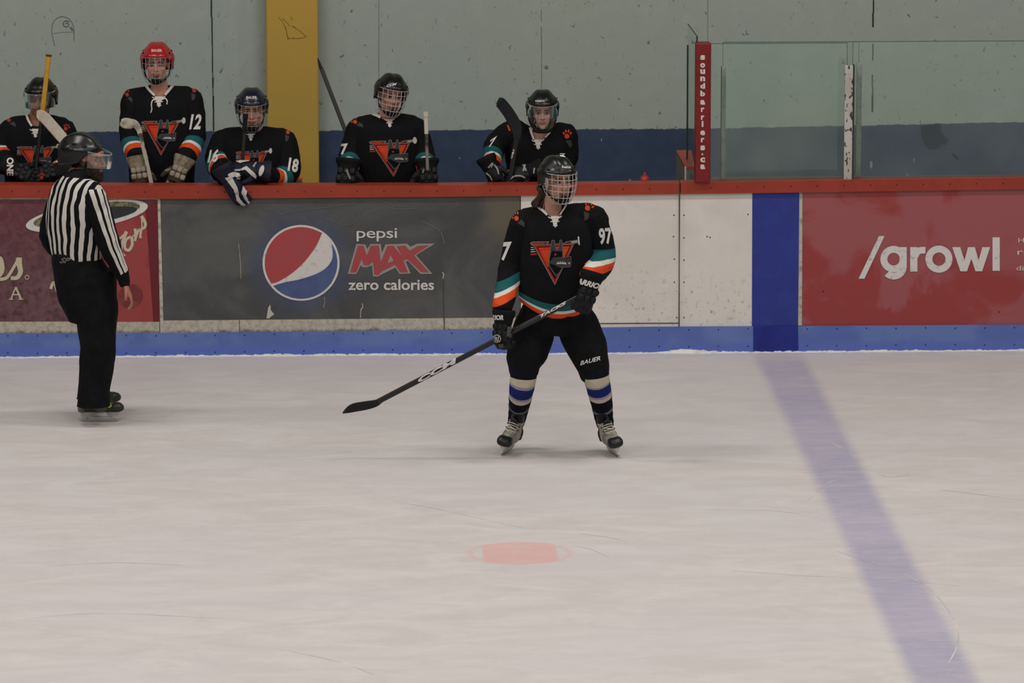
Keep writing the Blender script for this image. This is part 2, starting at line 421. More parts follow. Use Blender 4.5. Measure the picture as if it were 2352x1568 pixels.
for g_ in ([(1019, 729), (1021.5, 729), (1021.5, 758), (1019, 758)], [(549, 735), (550.5, 735), (551, 762), (549.5, 762)], [(1017.5, 640), (1019, 640), (1020, 729), (1018.8, 729)]): sheet('seam', [g_], EDGE - .001, mat('seam_grey', '4b453a', .9, .1), b2)
sheet('foot_gap', [quad(1030, 756.5, 1195, 758)], EDGE - .001, M_dark, b2)
sheet('foot_gap', [poly4(1196, 743, 1559, 741, 1.6)], EDGE - .001, M_dark, b3)
sheet('seam', [quad(1559, 421, 1561.3, 750)], -.024, mat('seam_grey', '4b453a', .9, .1), b4)
M_blue = mat('blue_line_plastic', '2b3582', .42, .3, '2e3a88', 6)
sheet('blue_band', [[(1728, 442), (1836, 441), (1833, 748), (1727, 749)]], EDGE, M_blue, b4, 'deep blue vertical band marking the blue line')
sheet('white_edge', [[(1837, 441), (1843, 441), (1842, 747), (1834, 747)]], EDGE - .0005, M_off, b5)
sheet('white_edge', [poly4(1842, 440.5, 2480, 431, 1.5)], EDGE - .0005, M_off, b5)
# chips and scratches that show white plastic through the charcoal print
for g_ in ([(612, 731), (616, 706), (621, 699), (622, 712), (630, 722), (622, 727), (619, 731)], stroke([(828, 729), (829, 712), (833, 705), (832, 697)], 2.2), stroke([(743, 706), (746, 692), (744, 682)], 1),
      stroke([(548, 560), (552, 600), (553, 640)], 1), stroke([(1016, 625), (1019, 630), (1017, 640)], 3)): sheet('scratch', [g_], EDGE, M_off, b2)
def scrib(pts, w): return stroke(pts, w, None, 5)
sheet('faint_scuff', [scrib([(640, 492), (700, 482), (760, 475), (800, 468), (826, 472), (822, 500), (800, 517), (770, 510), (742, 500)], 1.4), scrib([(826, 472), (870, 462), (900, 470), (905, 480), (960, 478)], 1.6), scrib([(970, 508), (1010, 530), (1020, 560)], 2)], EDGE, mat('pale_scuff', '646462', .6, .3, '55', 9) if False else mat('pale_scuff', '626260', .6, .3), b2)
def at_(px, py): return W(px, py, 0)
# round emblem
M_pw = mat('print_white', 'c9c4be', .45, .3, 'aaa59e', 30, .55, .7); M_pr = mat('print_red', '9f4243', .45, .3, '96464a', 5); M_pb = mat('print_blue', '43517a', .45, .3, '4c5a80', 5)
em = obj('emblem', tomesh(([W(x, y, -.003) for x, y in circ(691.5, 603.5, 88.5, 87, 64)] + [W(691.5, 603.5, -.003)], [(i, (i + 1) % 64, 64) for i in range(64)])), M_pw, b2, label='round emblem of red, white wave and blue')
def arcp(a0, a1, r=83.5, n=20): return [(691.5 + r * math.cos(math.radians(a0 + (a1 - a0) * i / n)), 603.5 + r * .985 * math.sin(math.radians(a0 + (a1 - a0) * i / n))) for i in range(n + 1)]
red = arcp(145, 305) + catmull([(739.5, 535), (726, 565), (700, 600), (672, 626), (640, 646), (623, 651)], 4)
sheet('red_field', [red], -.0045, M_pr, em)
blu = arcp(140, -38) + catmull([(762, 560), (764, 590), (752, 612), (728, 628), (690, 641), (655, 648), (628, 656)], 4)
sheet('blue_field', [blu], -.0045, M_pb, em)
sheet('lettering', [tbox('pepsi', 819, 524, 912, 554, bold=.004, space=.95)], -.0035, M_pw, b2, 'thin white lettering')
sheet('lettering', [tbox('zero calories', 800, 641, 997, 666, bold=.018)], -.0035, M_pw, b2, 'white lettering')
def z8(pts, sx=350, sy=420, k=2.767): return [(sx + x / k, sy + y / k) for x, y in pts]
def zt(pts): return [(780 + x / 5.6, 420 + y / 5.6) for x, y in pts]
MAXo = zt([(215, 785), (330, 790), (355, 850), (400, 785), (530, 785), (545, 900), (590, 790), (870, 780), (910, 820), (1000, 780), (1225, 780), (985, 930), (1195, 1170), (1040, 1170), (880, 1005), (850, 1010), (915, 1165), (770, 1170), (720, 1090), (560, 1165), (490, 1205), (430, 1200), (415, 1060), (350, 1085), (300, 1085), (270, 1060), (230, 1150), (210, 1172), (105, 1170)])
sheet('lettering_outline', [MAXo], -.003, mat('print_grey', '8b8984', .5, .3), b2, 'grey outline of the slanted lettering')
Mm = zt([(235, 808), (305, 805), (350, 935), (400, 810), (505, 805), (530, 1020), (615, 810), (690, 805), (800, 940), (735, 815), (840, 805), (905, 870), (1000, 812), (1155, 800), (958, 930), (1150, 1150), (1050, 1145), (870, 980), (820, 1000), (880, 1150), (780, 1150), (715, 1050), (540, 1140), (500, 1185), (445, 1180), (430, 1010), (370, 1060), (310, 1055), (285, 975), (215, 1150), (135, 1150)])
mx = sheet('lettering', [Mm], -.0042, M_pr, b2, 'slanted red capital lettering MAX')
sheet('letter_counter', [zt([(618, 1030), (655, 930), (695, 1000)])], -.0052, mat('print_grey', '8b8984', .5, .3), mx)
# red board lettering
def z6(pts): return [(1500 + x / 2.76, 400 + y / 2.76) for x, y in pts]
def ring(cx, cy, r, q, n=40, a0=0, a1=360):
    P = [(cx + r * math.cos(math.radians(a0 + (a1 - a0) * i / n)), cy + r * math.sin(math.radians(a0 + (a1 - a0) * i / n))) for i in range(n + 1)]
    Q = [(cx + q * math.cos(math.radians(a0 + (a1 - a0) * i / n)), cy + q * math.sin(math.radians(a0 + (a1 - a0) * i / n))) for i in range(n + 1)]
    return (P + Q, [(i, i + 1, n + 2 + i, n + 1 + i) for i in range(n)])
def rz6(*a, **k): g = ring(*a, **k); return (z6(g[0]), g[1])
M_pw2 = mat('print_white2', 'cfcac6', .45, .3, 'a8a09c', 26, .55, .68)
for nm, gl_ in (('slash', [z6([(1303, 662), (1340, 662), (1467, 392), (1432, 392)])]),
                ('g', [rz6(1525, 538, 84, 40), z6([(1562, 462), (1608, 462), (1608, 590), (1562, 590)]), (lambda g: (z6(g[0]), g[1]))(ring(1526, 585, 82, 40, 24, 0, 135))]),
                ('r', [z6([(1630, 462), (1676, 462), (1676, 617), (1630, 617)]), (lambda g: (z6(g[0]), g[1]))(stroke([(1660, 520), (1675, 492), (1700, 482), (1727, 482)], 44, 42))]),
                ('o', [rz6(1812, 538, 86, 42)]),
                ('w', [z6([(1897, 462), (1947, 462), (1974, 545), (1997, 462), (2040, 462), (2064, 545), (2088, 462), (2137, 462), (2086, 615), (2044, 615), (2018, 535), (1990, 615), (1948, 615)])]),
                ('l', [z6([(2152, 400), (2198, 400), (2198, 612), (2152, 612)])])):
    sheet('letter', gl_, -.0035, M_pw2, b5, 'white letter ' + nm if nm != 'slash' else 'white slash')
for s_, gl_ in (('H', textg('Hockey', (2339, 560), (2405, 560), (2339, 546))), ('r', textg('rocks', (2337, 585), (2420, 585), (2337, 571))), ('d', textg('discover', (2335, 621), (2420, 621), (2335, 610)))):
    sheet('small_lettering', [gl_], -.0035, M_pw, b5)
# coffee board: cup, rim, script
def z7(pts): return [(x / 3.82, 420 + y / 3.82) for x, y in pts]
M_cup = mat('cup_red_print', '93403f', .45, .3, '842f34', 4); 
cup = sheet('cup_print', [z7([(880, 250), (1275, 200), (1300, 560), (1320, 820), (1345, 1218), (700, 1218), (700, 700), (600, 300)])], -.003, M_cup, b1, 'printed red coffee cup')
sheet('cup_edge', [z7([(1275, 230), (1385, 150), (1395, 1218), (1345, 1218), (1300, 560)])], -.0032, mat('cup_dark_red', '651f26', .45, .3), cup)
rim = circ(762 / 3.82, 420 + 290 / 3.82, 142, 30, 48, -.165)
sheet('cup_rim', [rim], -.0045, M_pw, cup, 'white cup rim')
sheet('cup_coffee', [circ(760 / 3.82, 420 + 278 / 3.82, 124, 22, 48, -.165)], -.0055, mat('foam_print', '7d7a55', .5, .3, '4a4a3a', 60, .4, .6), cup)
sheet('cup_coffee', [circ(790 / 3.82, 424 + 282 / 3.82, 110, 16, 48, -.165)], -.0065, mat('coffee_print', '2a2d33', .5, .3), cup)
sheet('coffee_bean', [circ(1145 / 3.82, 420 + 995 / 3.82, 29, 27, 32, -.6)], -.0045, mat('bean_print', '6e2c30', .5, .3, '804038', 10), cup)
M_cr = mat('script_cream', 'b9b196', .5, .3)
Sk = lambda pts, a, b=None: stroke(z7(pts), a, b, 5)
sheet('script_lettering', [Sk([(1110, 425), (1075, 520), (1065, 600), (1100, 640)], 8, 3), Sk([(1010, 520), (1060, 480), (1115, 430)], 4, 5), Sk([(1150, 470), (1105, 500), (1095, 570), (1130, 590), (1160, 540), (1155, 480)], 6, 7), Sk([(1155, 480), (1195, 440)], 3), Sk([(1185, 400), (1190, 450), (1185, 510)], 7, 5), Sk([(1187, 490), (1215, 415), (1232, 420), (1228, 480), (1245, 470)], 6, 3), Sk([(1240, 290), (1270, 340), (1275, 375), (1255, 400), (1240, 390)], 8, 5), Sk([(1230, 480), (1245, 400), (1243, 300)], 3)], -.0048, M_cr, b1, 'cream script lettering on the cup')
sheet('script_lettering', [Sk([(-60, 840), (0, 800), (20, 740), (0, 660), (-40, 700)], 12, 9), Sk([(0, 845), (60, 830), (120, 740), (165, 655)], 8, 6), Sk([(165, 655), (170, 720), (180, 780), (150, 830), (95, 835)], 14, 8), [(0, 0), (0, 0), (0, 0)] and z7(circ(237, 828, 20, 20, 20)), z7([(78, 1024), (118, 1024), (118, 1018), (105, 1016), (116, 985), (160, 985), (172, 1016), (158, 1018), (158, 1024), (203, 1024), (203, 1018), (192, 1016), (146, 912), (134, 912), (90, 1016), (78, 1018)])], -.0035, M_cr, b1, 'large cream script lettering')
sheet('letter_counter', [z7([(121, 974), (137, 934), (155, 974)]), z7(circ(237, 828, 13, 13, 16))], -.0045, mat('maroon_spot', '4f2d31', .5, .3), b1)
sheet('sleeve_script', [Sk([(445, 930), (470, 870), (500, 960)], 7, 4)], -.0035, M_cr, b1)
# ---- kick plate and cap rail
XS = [-700, -160, 0, 200, 420, 700, 1018, 1200, 1400, 1560]; XS2 = [1562, 1632, 1728, 1833, 1970, 2150, 2352, 2480, 3050]
n = N('blue_kick_plastic'); a_ = n.noise((1, 1, 1), 3, 5, .6); x_, y_, z_ = n.xyz()
MK = n.done(n.mix(n.ramp(n.noise((1, 1, 1), 40, 5, .7), .6, .75, 0, .25), n.mix(n.ramp(z_, .03, .09), n.mix(.5, lin('5064b0'), lin('5a6eb8')), n.mix(n.ramp(a_, .4, .6), lin('5468a8'), lin('6075ae'))), lin('39447a')), .4, .4)
kp = thing('kick_plate', 'pale blue plastic kick plate running along the foot of the boards', 'kick plate', V((X0(1176), 0, 0)))
kb = longbox('plate', XS + XS2, lambda p: zz(lerp(KTOP, p), p), lambda p: -.01, -.012, .03, MK, kp)
sheet('blue_band', [[(1730, 749), (1833, 748), (1834, 818), (1730, 818)]], -.0135, mat('dark_blue_band', '1f2a80', .4, .35, '1b2474', 6), kp, 'dark blue stretch under the blue line')
M_red = mat('red_cap_plastic', '8e3221', .42, .35, '973625', 5, bs=.05)
M_rt = mat('cap_top_dull', '7e5a4e', .5, .3)
def rail(name, label, xs):
    t = thing(name, label, 'rail', V((X0((xs[0] + xs[-1]) / 2), 0, 0)))
    longbox('cap', xs, lambda p: zz(lerp(RT, p), p), lambda p: zz(lerp(RB, p), p), -.022, .13, M_red, t)
    return t
r1 = rail('cap_rail', 'red cap rail in front of the players bench, left of the seam', XS)
r2 = rail('cap_rail', 'red cap rail under the glass, right of the seam', XS2)
def screw(parent, px, py, Y, r=.0045, m=None):
    c = W(px, py, Y); return (parent, c, r)
scm = tomesh(loft([(V((0, 0, 0)), V((.0048, 0, 0)), V((0, 0, .0048))), (V((0, -.002, 0)), V((.004, 0, 0)), V((0, 0, .004)))], 8), 'screw')
M_sc = mat('screw_dark', '231f1c', .5, .3); scm.materials.append(M_sc)
first = [True]
def screws(parent, pts, Y):
    base = None
    for px, py in pts:
        o = bpy.data.objects.new('screw', scm) if base is None else base.copy(); COL.objects.link(o)
        base = base or o; o.parent = parent; o.location = W(px, py, Y) - parent.location
hidden = lambda x: False
screws(kp, [(x, lerp(KTOP, x) + 7 + random.uniform(-1, 1)) for x in range(18, 2352, 68)] + [(x, lerp(KTOP, x) + 46 + random.uniform(-1, 1)) for x in range(18, 2352, 68)], -.0122)
screws(r1, [(x, (lerp(RT, x) + lerp(RB, x)) / 2 + .5) for x in range(28, 1550, 61)], -.0222)
screws(r2, [(x, (lerp(RT, x) + lerp(RB, x)) / 2 + .5) for x in range(1633, 2352, 61)], -.0222)
screws(b3, [(1548, 494), (1547, 543), (1549, 595), (1549, 648), (1554, 729), (1237, 700)], -.0005)
screws(b4, [(1571, 494), (1571, 546), (1571, 597), (1571, 648), (1571, 729), (1718, 492), (1624, 543), (1631, 545)], -.0005)
screws(b5, [(1891, 669), (2295, 716)], -.0005)
# back of the boards, bench floor, bench
M_cc = mat('bench_rubber', '2c2c2c', .9, .1, '3a3a3a', 10)
bf = struct(obj('floor_bench', box(-6, 6, .13, 2.24, -.1, .22), M_cc))
bw = struct(obj('wall_bench_front', box(-6, 6, .045, .125, 0, 1.03), mat('board_back', 'b9b4a8', .6, .2)))
bn = thing('team_bench', 'long wooden team bench behind the red rail', 'bench', V((-1.6, .95, .22)))
obj('seat', box(-4.4, 1.35, .72, 1.12, .53, .58), mat('bench_wood', '8a6a45', .6, .3, '6f5334', 6, stretch=(1, 8, 8)), bn)
for lx in (-4.1, -2.7, -1.3, .1, 1.2): obj('leg', box(lx, lx + .06, .76, 1.08, .22, .53), mat('bench_leg', '444444', .5, .4), bn)
# ---- concrete wall with painted blue dado
WY = 2.25
zb = W(1176, 297.5, WY).z
n = N('painted_concrete'); x_, y_, z_ = n.xyz()
ed = n.math('MULTIPLY', n.math('SUBTRACT', n.noise((1, 1, 1), 22, 5, .7), .5), .03)
xr = W(1640, 290, WY).x
zed = n.math('SUBTRACT', n.math('SUBTRACT', z_, zb), n.math('MULTIPLY', n.math('MAXIMUM', n.math('SUBTRACT', x_, xr), 0), .016))
msk = n.ramp(n.math('ADD', zed, ed), -.003, .003, 1, 0)
bgn = n.noise((1, 1, 1), .7, 4, .5); mot = n.noise((1, 1, 1), 9, 5, .6)
up_ = n.mix(n.ramp(bgn, .35, .65), lin('a3a99e'), lin('a0a9a2')); up_ = n.mix(n.ramp(mot, .45, .7, 0, .35), up_, lin('adb2a8'))
chip = n.noise((1, 1, .8), 30, 3, .55, .6); up_ = n.mix(n.ramp(chip, .69, .72, 0, .7), up_, lin('4c4f48'))
chip2 = n.noise((2, 1, .5), 34, 2, .5, .9); up_ = n.mix(n.ramp(chip2, .71, .74, 0, .5), up_, lin('5d5f57'))
lo_ = n.mix(n.ramp(mot, .4, .65), lin('37455c'), lin('3d4a62')); lo_ = n.mix(n.ramp(chip, .735, .76), lo_, lin('9aa3a5'))
MW = n.done(n.mix(msk, up_, lo_), .75, .18, mot, .15, .006)
wall = struct(obj('wall_back', box(-7, 7, WY, WY + .2, 0, 7), MW))
M_seam = mat('seam_dark', '2b2c27', .9, .1); M_seam2 = mat('seam_pale', '858b82', .8, .1); M_seam3 = mat('seam_mid', '6f746b', .8, .1)  # dark, pale and mid colours of the wall panel joints
def jag(x, y0, y1, wdt, gaps=0, sd=1, drift=0):
    r = random.Random(sd); out = []; y = y0
    while y < y1:
        h = r.uniform(12, 40); w_ = wdt * r.uniform(.6, 1.3); xx = x + drift * (y - y0) / (y1 - y0) + r.uniform(-.6, .6)
        if r.random() > gaps: out.append(quad(xx - w_ / 2, y, xx + w_ / 2, min(y + h, y1)))
        y += h
    return out
sheet('panel_seam', jag(486, 0, 300, 2.4, .05, 2, 5), WY - .003, M_seam, wall); sheet('panel_seam', jag(2006, 0, 300, 2.6, .3, 5, -3), WY - .003, M_seam, wall)
sheet('panel_seam', [quad(869.4, 0, 870.8, 298)], WY - .003, M_seam2, wall); sheet('panel_seam', jag(1243.5, 0, 298, 1.0, .1, 7, 1), WY - .003, M_seam3, wall); sheet('panel_seam', [quad(1625, 0, 1626.3, 296)], WY - .003, M_seam2, wall)
M_pen = mat('pen_scribble', '4a4c46', .8, .1)
def zA(pts): return [(x / 2.94, y / 2.94) for x, y in pts]
sheet('scribble', [stroke(zA([(370, 312), (350, 220), (360, 150), (410, 112), (470, 130), (498, 190), (500, 275)]), .9), stroke(zA([(358, 226), (420, 218), (498, 216)]), .6), stroke(zA([(470, 145), (440, 140), (425, 165), (445, 182), (465, 165), (450, 152), (440, 163)]), 1.3), stroke(zA([(468, 180), (488, 205), (480, 180), (495, 210)]), .9)], WY - .004, M_pen, wall, 'scribble drawn on the wall')
sheet('paint_stain', [[(2115, 290), (2160, 284), (2163, 306), (2180, 322), (2172, 334), (2162, 330), (2158, 342), (2135, 344), (2122, 330), (2116, 308)], [(2185, 350), (2196, 354), (2204, 368), (2192, 364)]], WY - .003, mat('dark_navy_stain', '1b2942', .75, .2), wall, 'dark navy stain on the blue band')
stn = sheet('paint_chip', [circ(2001, 378, 3, 9, 10), circ(1068, 0, 0.1, 0.1, 6)], WY - .003, mat('chip_pale', '8c979c', .7, .2), wall)
# pillar
pa, pb = W(612, 200, WY - .14).x, W(732, 200, WY - .14).x
pil = thing('pillar', 'mustard yellow concrete pillar standing against the wall', 'pillar', V(((pa + pb) / 2, WY - .08, 0)))
n = N('mustard_paint'); mo = n.noise((1, 1, 1), 10, 5, .6); ch = n.noise((1, 1, .7), 15, 3, .5, .5)
MP = n.done(n.mix(n.ramp(ch, .74, .77), n.mix(n.ramp(n.noise((1, 1, 1), 1.2, 3), .35, .65), lin('bd9844'), lin('b49546')), lin('5c4a1e')), .6, .25, mo, .12, .004)
sf_ = obj('shaft', box(pa, pb, WY - .14, WY - .001, .22, 7), MP, pil); bv_ = sf_.modifiers.new('bevel', 'BEVEL'); bv_.width = .014; bv_.segments = 2
sheet('scribble', [stroke(z_ , .8) for z_ in ([(640, 40), (652, 55), (662, 88)], [(650, 42), (666, 60)], [(662, 88), (688, 88), (703, 84)], [(668, 38), (672, 46)], [(672, 60), (690, 72), (703, 84)], [(655, 60), (662, 92)], [(671, 59), (675, 61), (679, 64)])], WY - .143, mat('pen_on_yellow', '6a5524', .8, .1), pil, 'scribble drawn on the pillar')
# ---- ceiling of the hall, out of frame
struct(obj('ceiling', box(-16, 16, -34, 3, 9.2, 9.3), mat('ceiling_panel', '9a9a94', .8, .2)))
# ================================================================== GLASS
def glass_mat(name, tint, a=.9):
    n = N(name); n.t.nodes.remove(n.b); tr = n.new('ShaderNodeBsdfTransparent'); tr.inputs[0].default_value = tint; gl = n.new('ShaderNodeBsdfGlossy'); gl.inputs['Roughness'].default_value = .03
    gl.inputs[0].default_value = (.8, .9, .85, 1)
    fr = n.new('ShaderNodeFresnel'); fr.inputs[0].default_value = 1.45; mx = n.new('ShaderNodeMixShader'); dz = n.new('ShaderNodeBsdfDiffuse'); dz.inputs[0].default_value = (.6, .66, .6, 1)
    m2 = n.new('ShaderNodeMixShader'); n.link(n.ramp(n.noise((1, 1, 1), 2.5, 4), .3, .7, .01, .05), m2.inputs[0])
    n.link(fr.outputs[0], mx.inputs[0]); n.link(tr.outputs[0], mx.inputs[1]); n.link(gl.outputs[0], mx.inputs[2]); n.link(mx.outputs[0], m2.inputs[1]); n.link(dz.outputs[0], m2.inputs[2])
    n.link(m2.outputs[0], n.t.nodes['Material Output'].inputs[0]); return n.m
MG = glass_mat('tempered_glass', (.93, .965, .945, 1)); MGe = glass_mat('glass_edge', (.42, .5, .45, 1))
def pane(label, px0, px1, pyt, Y, zbot, right=None):
    a, b = W(px0, 250, Y).x, W(px1, 250, Y).x; zt_ = W((px0 + px1) / 2, pyt, Y).z
    t = thing('rink_glass', label, 'glass', V(((a + b) / 2, Y, zbot)), None)
    obj('sheet', box(a, b, Y - .001, Y + .001, zbot, zt_), MG, t)
    obj('edge', merge([box(a, b, Y - .005, Y + .005, zt_ - .003, zt_ + .001), box(a - .003, a, Y - .005, Y + .005, zbot, zt_), box(b, b + .003, Y - .005, Y + .005, zbot, zt_)]), MGe, t)
    return t
ZR = RAIL_T + .015
pane('clear rink glass pane between the red post and the speckled white post', 1630, 1944, 99, .03, W(1800, 413, .03).z - .005)
pane('clear rink glass pane right of the speckled white post', 1958, 2480, 94, .03, W(2150, 408, .03).z - .006)
pane('greenish second glass pane standing just behind the front pane', 1660, 1971, 96, .24, 1.15)
lb = obj('back_ledge', box(W(1637, 405, .2).x, W(1985, 405, .2).x, .13, .27, 1.05, 1.15), mat('ledge_dull_red', '8a5348', .5, .3)); tag(lb, 'dull red ledge behind the glass on top of the boards', 'ledge')
M_al = mat('aluminium_post', '9b9f96', .45, .5, '878b82', 20, metal=.2)
def post(name, label, px0, px1, py0, py1, Y, m, dpt=.03):
    a, b = W(px0, 300, Y).x, W(px1, 300, Y).x; z1 = W(px0, py0, Y).z; z0 = W(px0, py1, Y).z
    t = thing(name, label, 'post', V(((a + b) / 2, Y, z0)))
    bm = bmesh.new(); 
    vs, fs = box(a, b, Y - dpt / 2, Y + dpt / 2, z0, z1); o = obj('upright', (vs, fs), m, t)
    md = o.modifiers.new('bevel', 'BEVEL'); md.width = .003; md.segments = 2; bm.free()
    return t
n = N('speckled_white'); ch = n.noise((1, 1, .6), 34, 3, .5, .4)
MSP = n.done(n.mix(n.ramp(ch, .58, .62), n.mix(n.ramp(n.noise((1, 1, 1), 3, 3), .4, .6), lin('b4b0aa'), lin('a6a096')), lin('3c3830')), .6, .25)
p2 = post('glass_post', 'white glass post speckled with black chips', 1939, 1957.5, 150, 414, .015, MSP)
p3 = post('glass_post', 'plain grey glass post right behind the speckled post', 1966, 1978, 145, 404, .2, M_al)
p4 = post('glass_post', 'slim pale grey glass post right of the red post', 1656.5, 1666, 152, 411, .2, M_al)
obj('channel', box(W(1957.5, 300, .02).x, W(1961, 300, .02).x, .0, .03, W(1958, 414, .02).z, W(1958, 148, .02).z), mat('dark_channel', '2f2f2c', .5, .3), p2)
obj('channel', box(W(1655.2, 300, .2).x, W(1657, 300, .2).x, .19, .215, W(1655, 411, .2).z, W(1655, 152, .2).z), mat('dark_channel', '2f2f2c', .5, .3), p4)
# padded red post with lettering
M_pad = mat('red_vinyl_pad', '741617', .45, .35, '6b1415', 4)
rp = post('padded_post', 'tall red padded post with white lettering at the end of the glass', 1596, 1631, 97, 417, .0, M_pad, .11)
rp.children[0].modifiers[0].width = .008
YP = W(0, 0, 0).y - .0565
lt = 'soundbarriers.ca'; ys = [132, 150, 164.5, 181, 197.5, 215, 235, 252, 270, 284.5, 305, 321.5, 339.5, 354, 367, 383]
for ch_, yc in zip(lt, ys):
    h = 9 if ch_ in 'db' else 8.5
    if ch_ == '.': gl_ = [quad(1611.5, yc - 1.8, 1615, yc + 1.8)]
    elif ch_ == 'i': gl_ = [tbox('i', 1611.5, yc - 7, 1616, yc + 7, bold=.04)]
    elif ch_ == 'r': gl_ = [tbox('r', 1610, yc - 5, 1618, yc + 5, bold=.05)]
    elif ch_ in 'db': gl_ = [tbox(ch_, 1608.5, yc - 7, 1619.5, yc + 6, bold=.05)]
    else: gl_ = [tbox(ch_, 1608.5, yc - 5.5, 1619.5, yc + 5.5, bold=.05)]
    sheet('letter', gl_, YP, mat('letter_white', 'c8c2bc', .5, .3), rp)
# return glass going back from the post, end partition with its red cap, red bottle
xg = W(1600, 200, 0).x
rg = thing('return_glass', 'glass pane running back from the red post with a dark edge trim', 'glass', V((xg, .5, 1.15)))
zt0 = W(1601, 82, .02).z
xb = W(1579, 250, .75).x
vs = [V((xg, .062, 1.155)), V((xb, .75, 1.155)), V((xb, .75, W(1582, 55, .75).z)), V((xg, .062, zt0))]
obj('sheet', (vs + [v + V((.004, 0, 0)) for v in vs], [(0, 1, 2, 3), (4, 5, 6, 7), (0, 1, 5, 4), (2, 3, 7, 6), (1, 2, 6, 5), (0, 3, 7, 4)]), MG, rg)
obj('top_edge', limb([V((xg, .06, zt0)), V((xb, .75, W(1582, 55, .75).z))], [.0035, .0035], 6, 1), mat('dark_channel', '2f2f2c', .5, .3), rg)
obj('edge_trim', box(xb - .005, xb + .008, .74, .77, W(1580, 383, .75).z - .25, W(1580, 104, .75).z), mat('dark_green_trim', '2c3028', .6, .3), rg)
obj('edge_trim', box(W(1599.5, 90, 0).x, W(1603, 90, 0).x, .0, .02, W(1600, 97, 0).z + .002, zt0), mat('dark_channel', '2f2f2c', .5, .3), rg)
ep = thing('end_partition', 'low grey end partition with a red cap, left of the red post', 'partition', V((xg - .1, .5, .22)))
ca = [W(1553, 345, 1.0), W(1595, 343, 1.0), W(1595, 383, .45), W(1574, 383, .45)]
zc = 1.27
ca = [V((W(1553, 345, 1.05).x, 1.05, zc)), V((W(1600, 345, 1.05).x, 1.05, zc)), V((W(1598, 380, .5).x, .5, zc)), V((W(1574, 380, .5).x, .5, zc))]
zc2 = W(1560, 345, 1.05).z; 
for v_, py_ in zip(ca, (345, 343, 383, 383)): v_.z = W(1570, py_, v_.y).z
obj('cap', (ca + [v - V((0, 0, .025)) for v in ca], [(0, 1, 2, 3), (4, 5, 6, 7), (0, 1, 5, 4), (1, 2, 6, 5), (2, 3, 7, 6), (0, 3, 7, 4)]), mat('cap_dull_red', '9c4036', .45, .35), ep)
lw = [V((v.x, v.y, v.z - .025)) for v in ca]
obj('panel', (lw + [V((v.x, v.y, .22)) for v in lw], [(0, 1, 2, 3), (4, 5, 6, 7), (0, 1, 5, 4), (1, 2, 6, 5), (2, 3, 7, 6), (0, 3, 7, 4)]), mat('partition_grey', '6d706a', .6, .3), ep)
obj('trim', limb([W(1574.5, 384, .44), W(1574.5, 416, .44)], [.006, .006], 6, 1), mat('letter_white', 'c8c2bc', .5, .3), ep)
bt = thing('water_bottle', 'red bottle cap showing above the red rail, right of the skater', 'bottle', W(1481, 421, .2))
q = W(1481, 413, .2); obj('cap', limb([q - V((0, 0, .05)), q], [.033, .033], 16, 1), mat('bottle_red', 'a82a22', .4, .4), bt, True)
obj('spout', limb([q + V((0, 0, .02)), q + V((0, 0, .042))], [.012, .009], 12, 1), MC['bottle_red'], bt, True)
obj('bottle_body', limb([q - V((0, 0, .19)), q - V((0, 0, .10))], [.034, .034], 16, 1), mat('bottle_clear', 'b9b9b2', .3, .4), bt, True)
sh = obj('bottle_shelf', box(q.x - .3, q.x + .2, .126, .27, q.z - .25, q.z - .226), M_al); tag(sh, 'narrow shelf behind the red rail holding the red-capped bottle', 'shelf')
# ================================================================== PEOPLE: builders
def basis(psi, pitch=0, roll=0):
    """X = the person's side that is at image right when facing the camera, Y = forward, Z = up; psi>0 turns to image right"""
    a, p, r = (math.radians(v) for v in (psi, pitch, roll))
    X = V((math.cos(a), math.sin(a), 0)); Y = V((math.sin(a), -math.cos(a), 0)); Z = V((0, 0, 1))
    Y, Z = Y * math.cos(p) - Z * math.sin(p), Z * math.cos(p) + Y * math.sin(p)
    Z, X = Z * math.cos(r) + X * math.sin(r), X * math.cos(r) - Z * math.sin(r)
    return X, Y, Z
def loc(c, A, x, y, z): return c + A[0] * x + A[1] * y + A[2] * z
def head_prims(c, A, s=1.0):
    def e(x, y, z, a, b, d): return ell(loc(c, A, x * s, y * s, z * s), (a * s, b * s, d * s), A)
    P = [e(0, -.012, .035, .077, .097, .086), e(0, .02, -.03, .061, .070, .088), e(0, .032, -.075, .046, .048, .036), e(0, .070, -.098, .021, .018, .016),
         e(0, .070, .042, .052, .02, .022), e(0, -.03, -.03, .06, .06, .06)]
    for q in (-1, 1):
        P += [e(q * .029, .080, .029, .022, .012, .008), e(q * .041, .060, -.020, .023, .022, .021), e(q * .011, .098, -.029, .008, .010, .007), e(q * .078, -.008, -.008, .009, .018, .030), e(q * .045, .02, -.07, .018, .035, .025)]
    P += [limb([loc(c, A, 0, .082 * s, .022 * s), loc(c, A, 0, .100 * s, -.008 * s), loc(c, A, 0, .110 * s, -.024 * s)], [.008 * s, .009 * s, .0115 * s], 10, 2),
          e(0, .087, -.0555, .021, .009, .0045), e(0, .086, -.0645, .018, .009, .0055), e(0, .083, -.047, .02, .01, .01)]
    return P
def eyes(c, A, s=1.0):
    """eyeballs with iris, joined into the body mesh with their own materials"""
    w, d = [], []
    for q in (-1, 1):
        o = loc(c, A, q * .030 * s, .0735 * s, .0095 * s); w.append(ell(o, (.0125 * s,) * 3, A, 12, 8)); d.append(ell(loc(o, A, 0, .0095 * s, 0), (.0078 * s, .0045 * s, .0078 * s), A, 10, 6))
    return merge(w), merge(d)
M_skinv = None
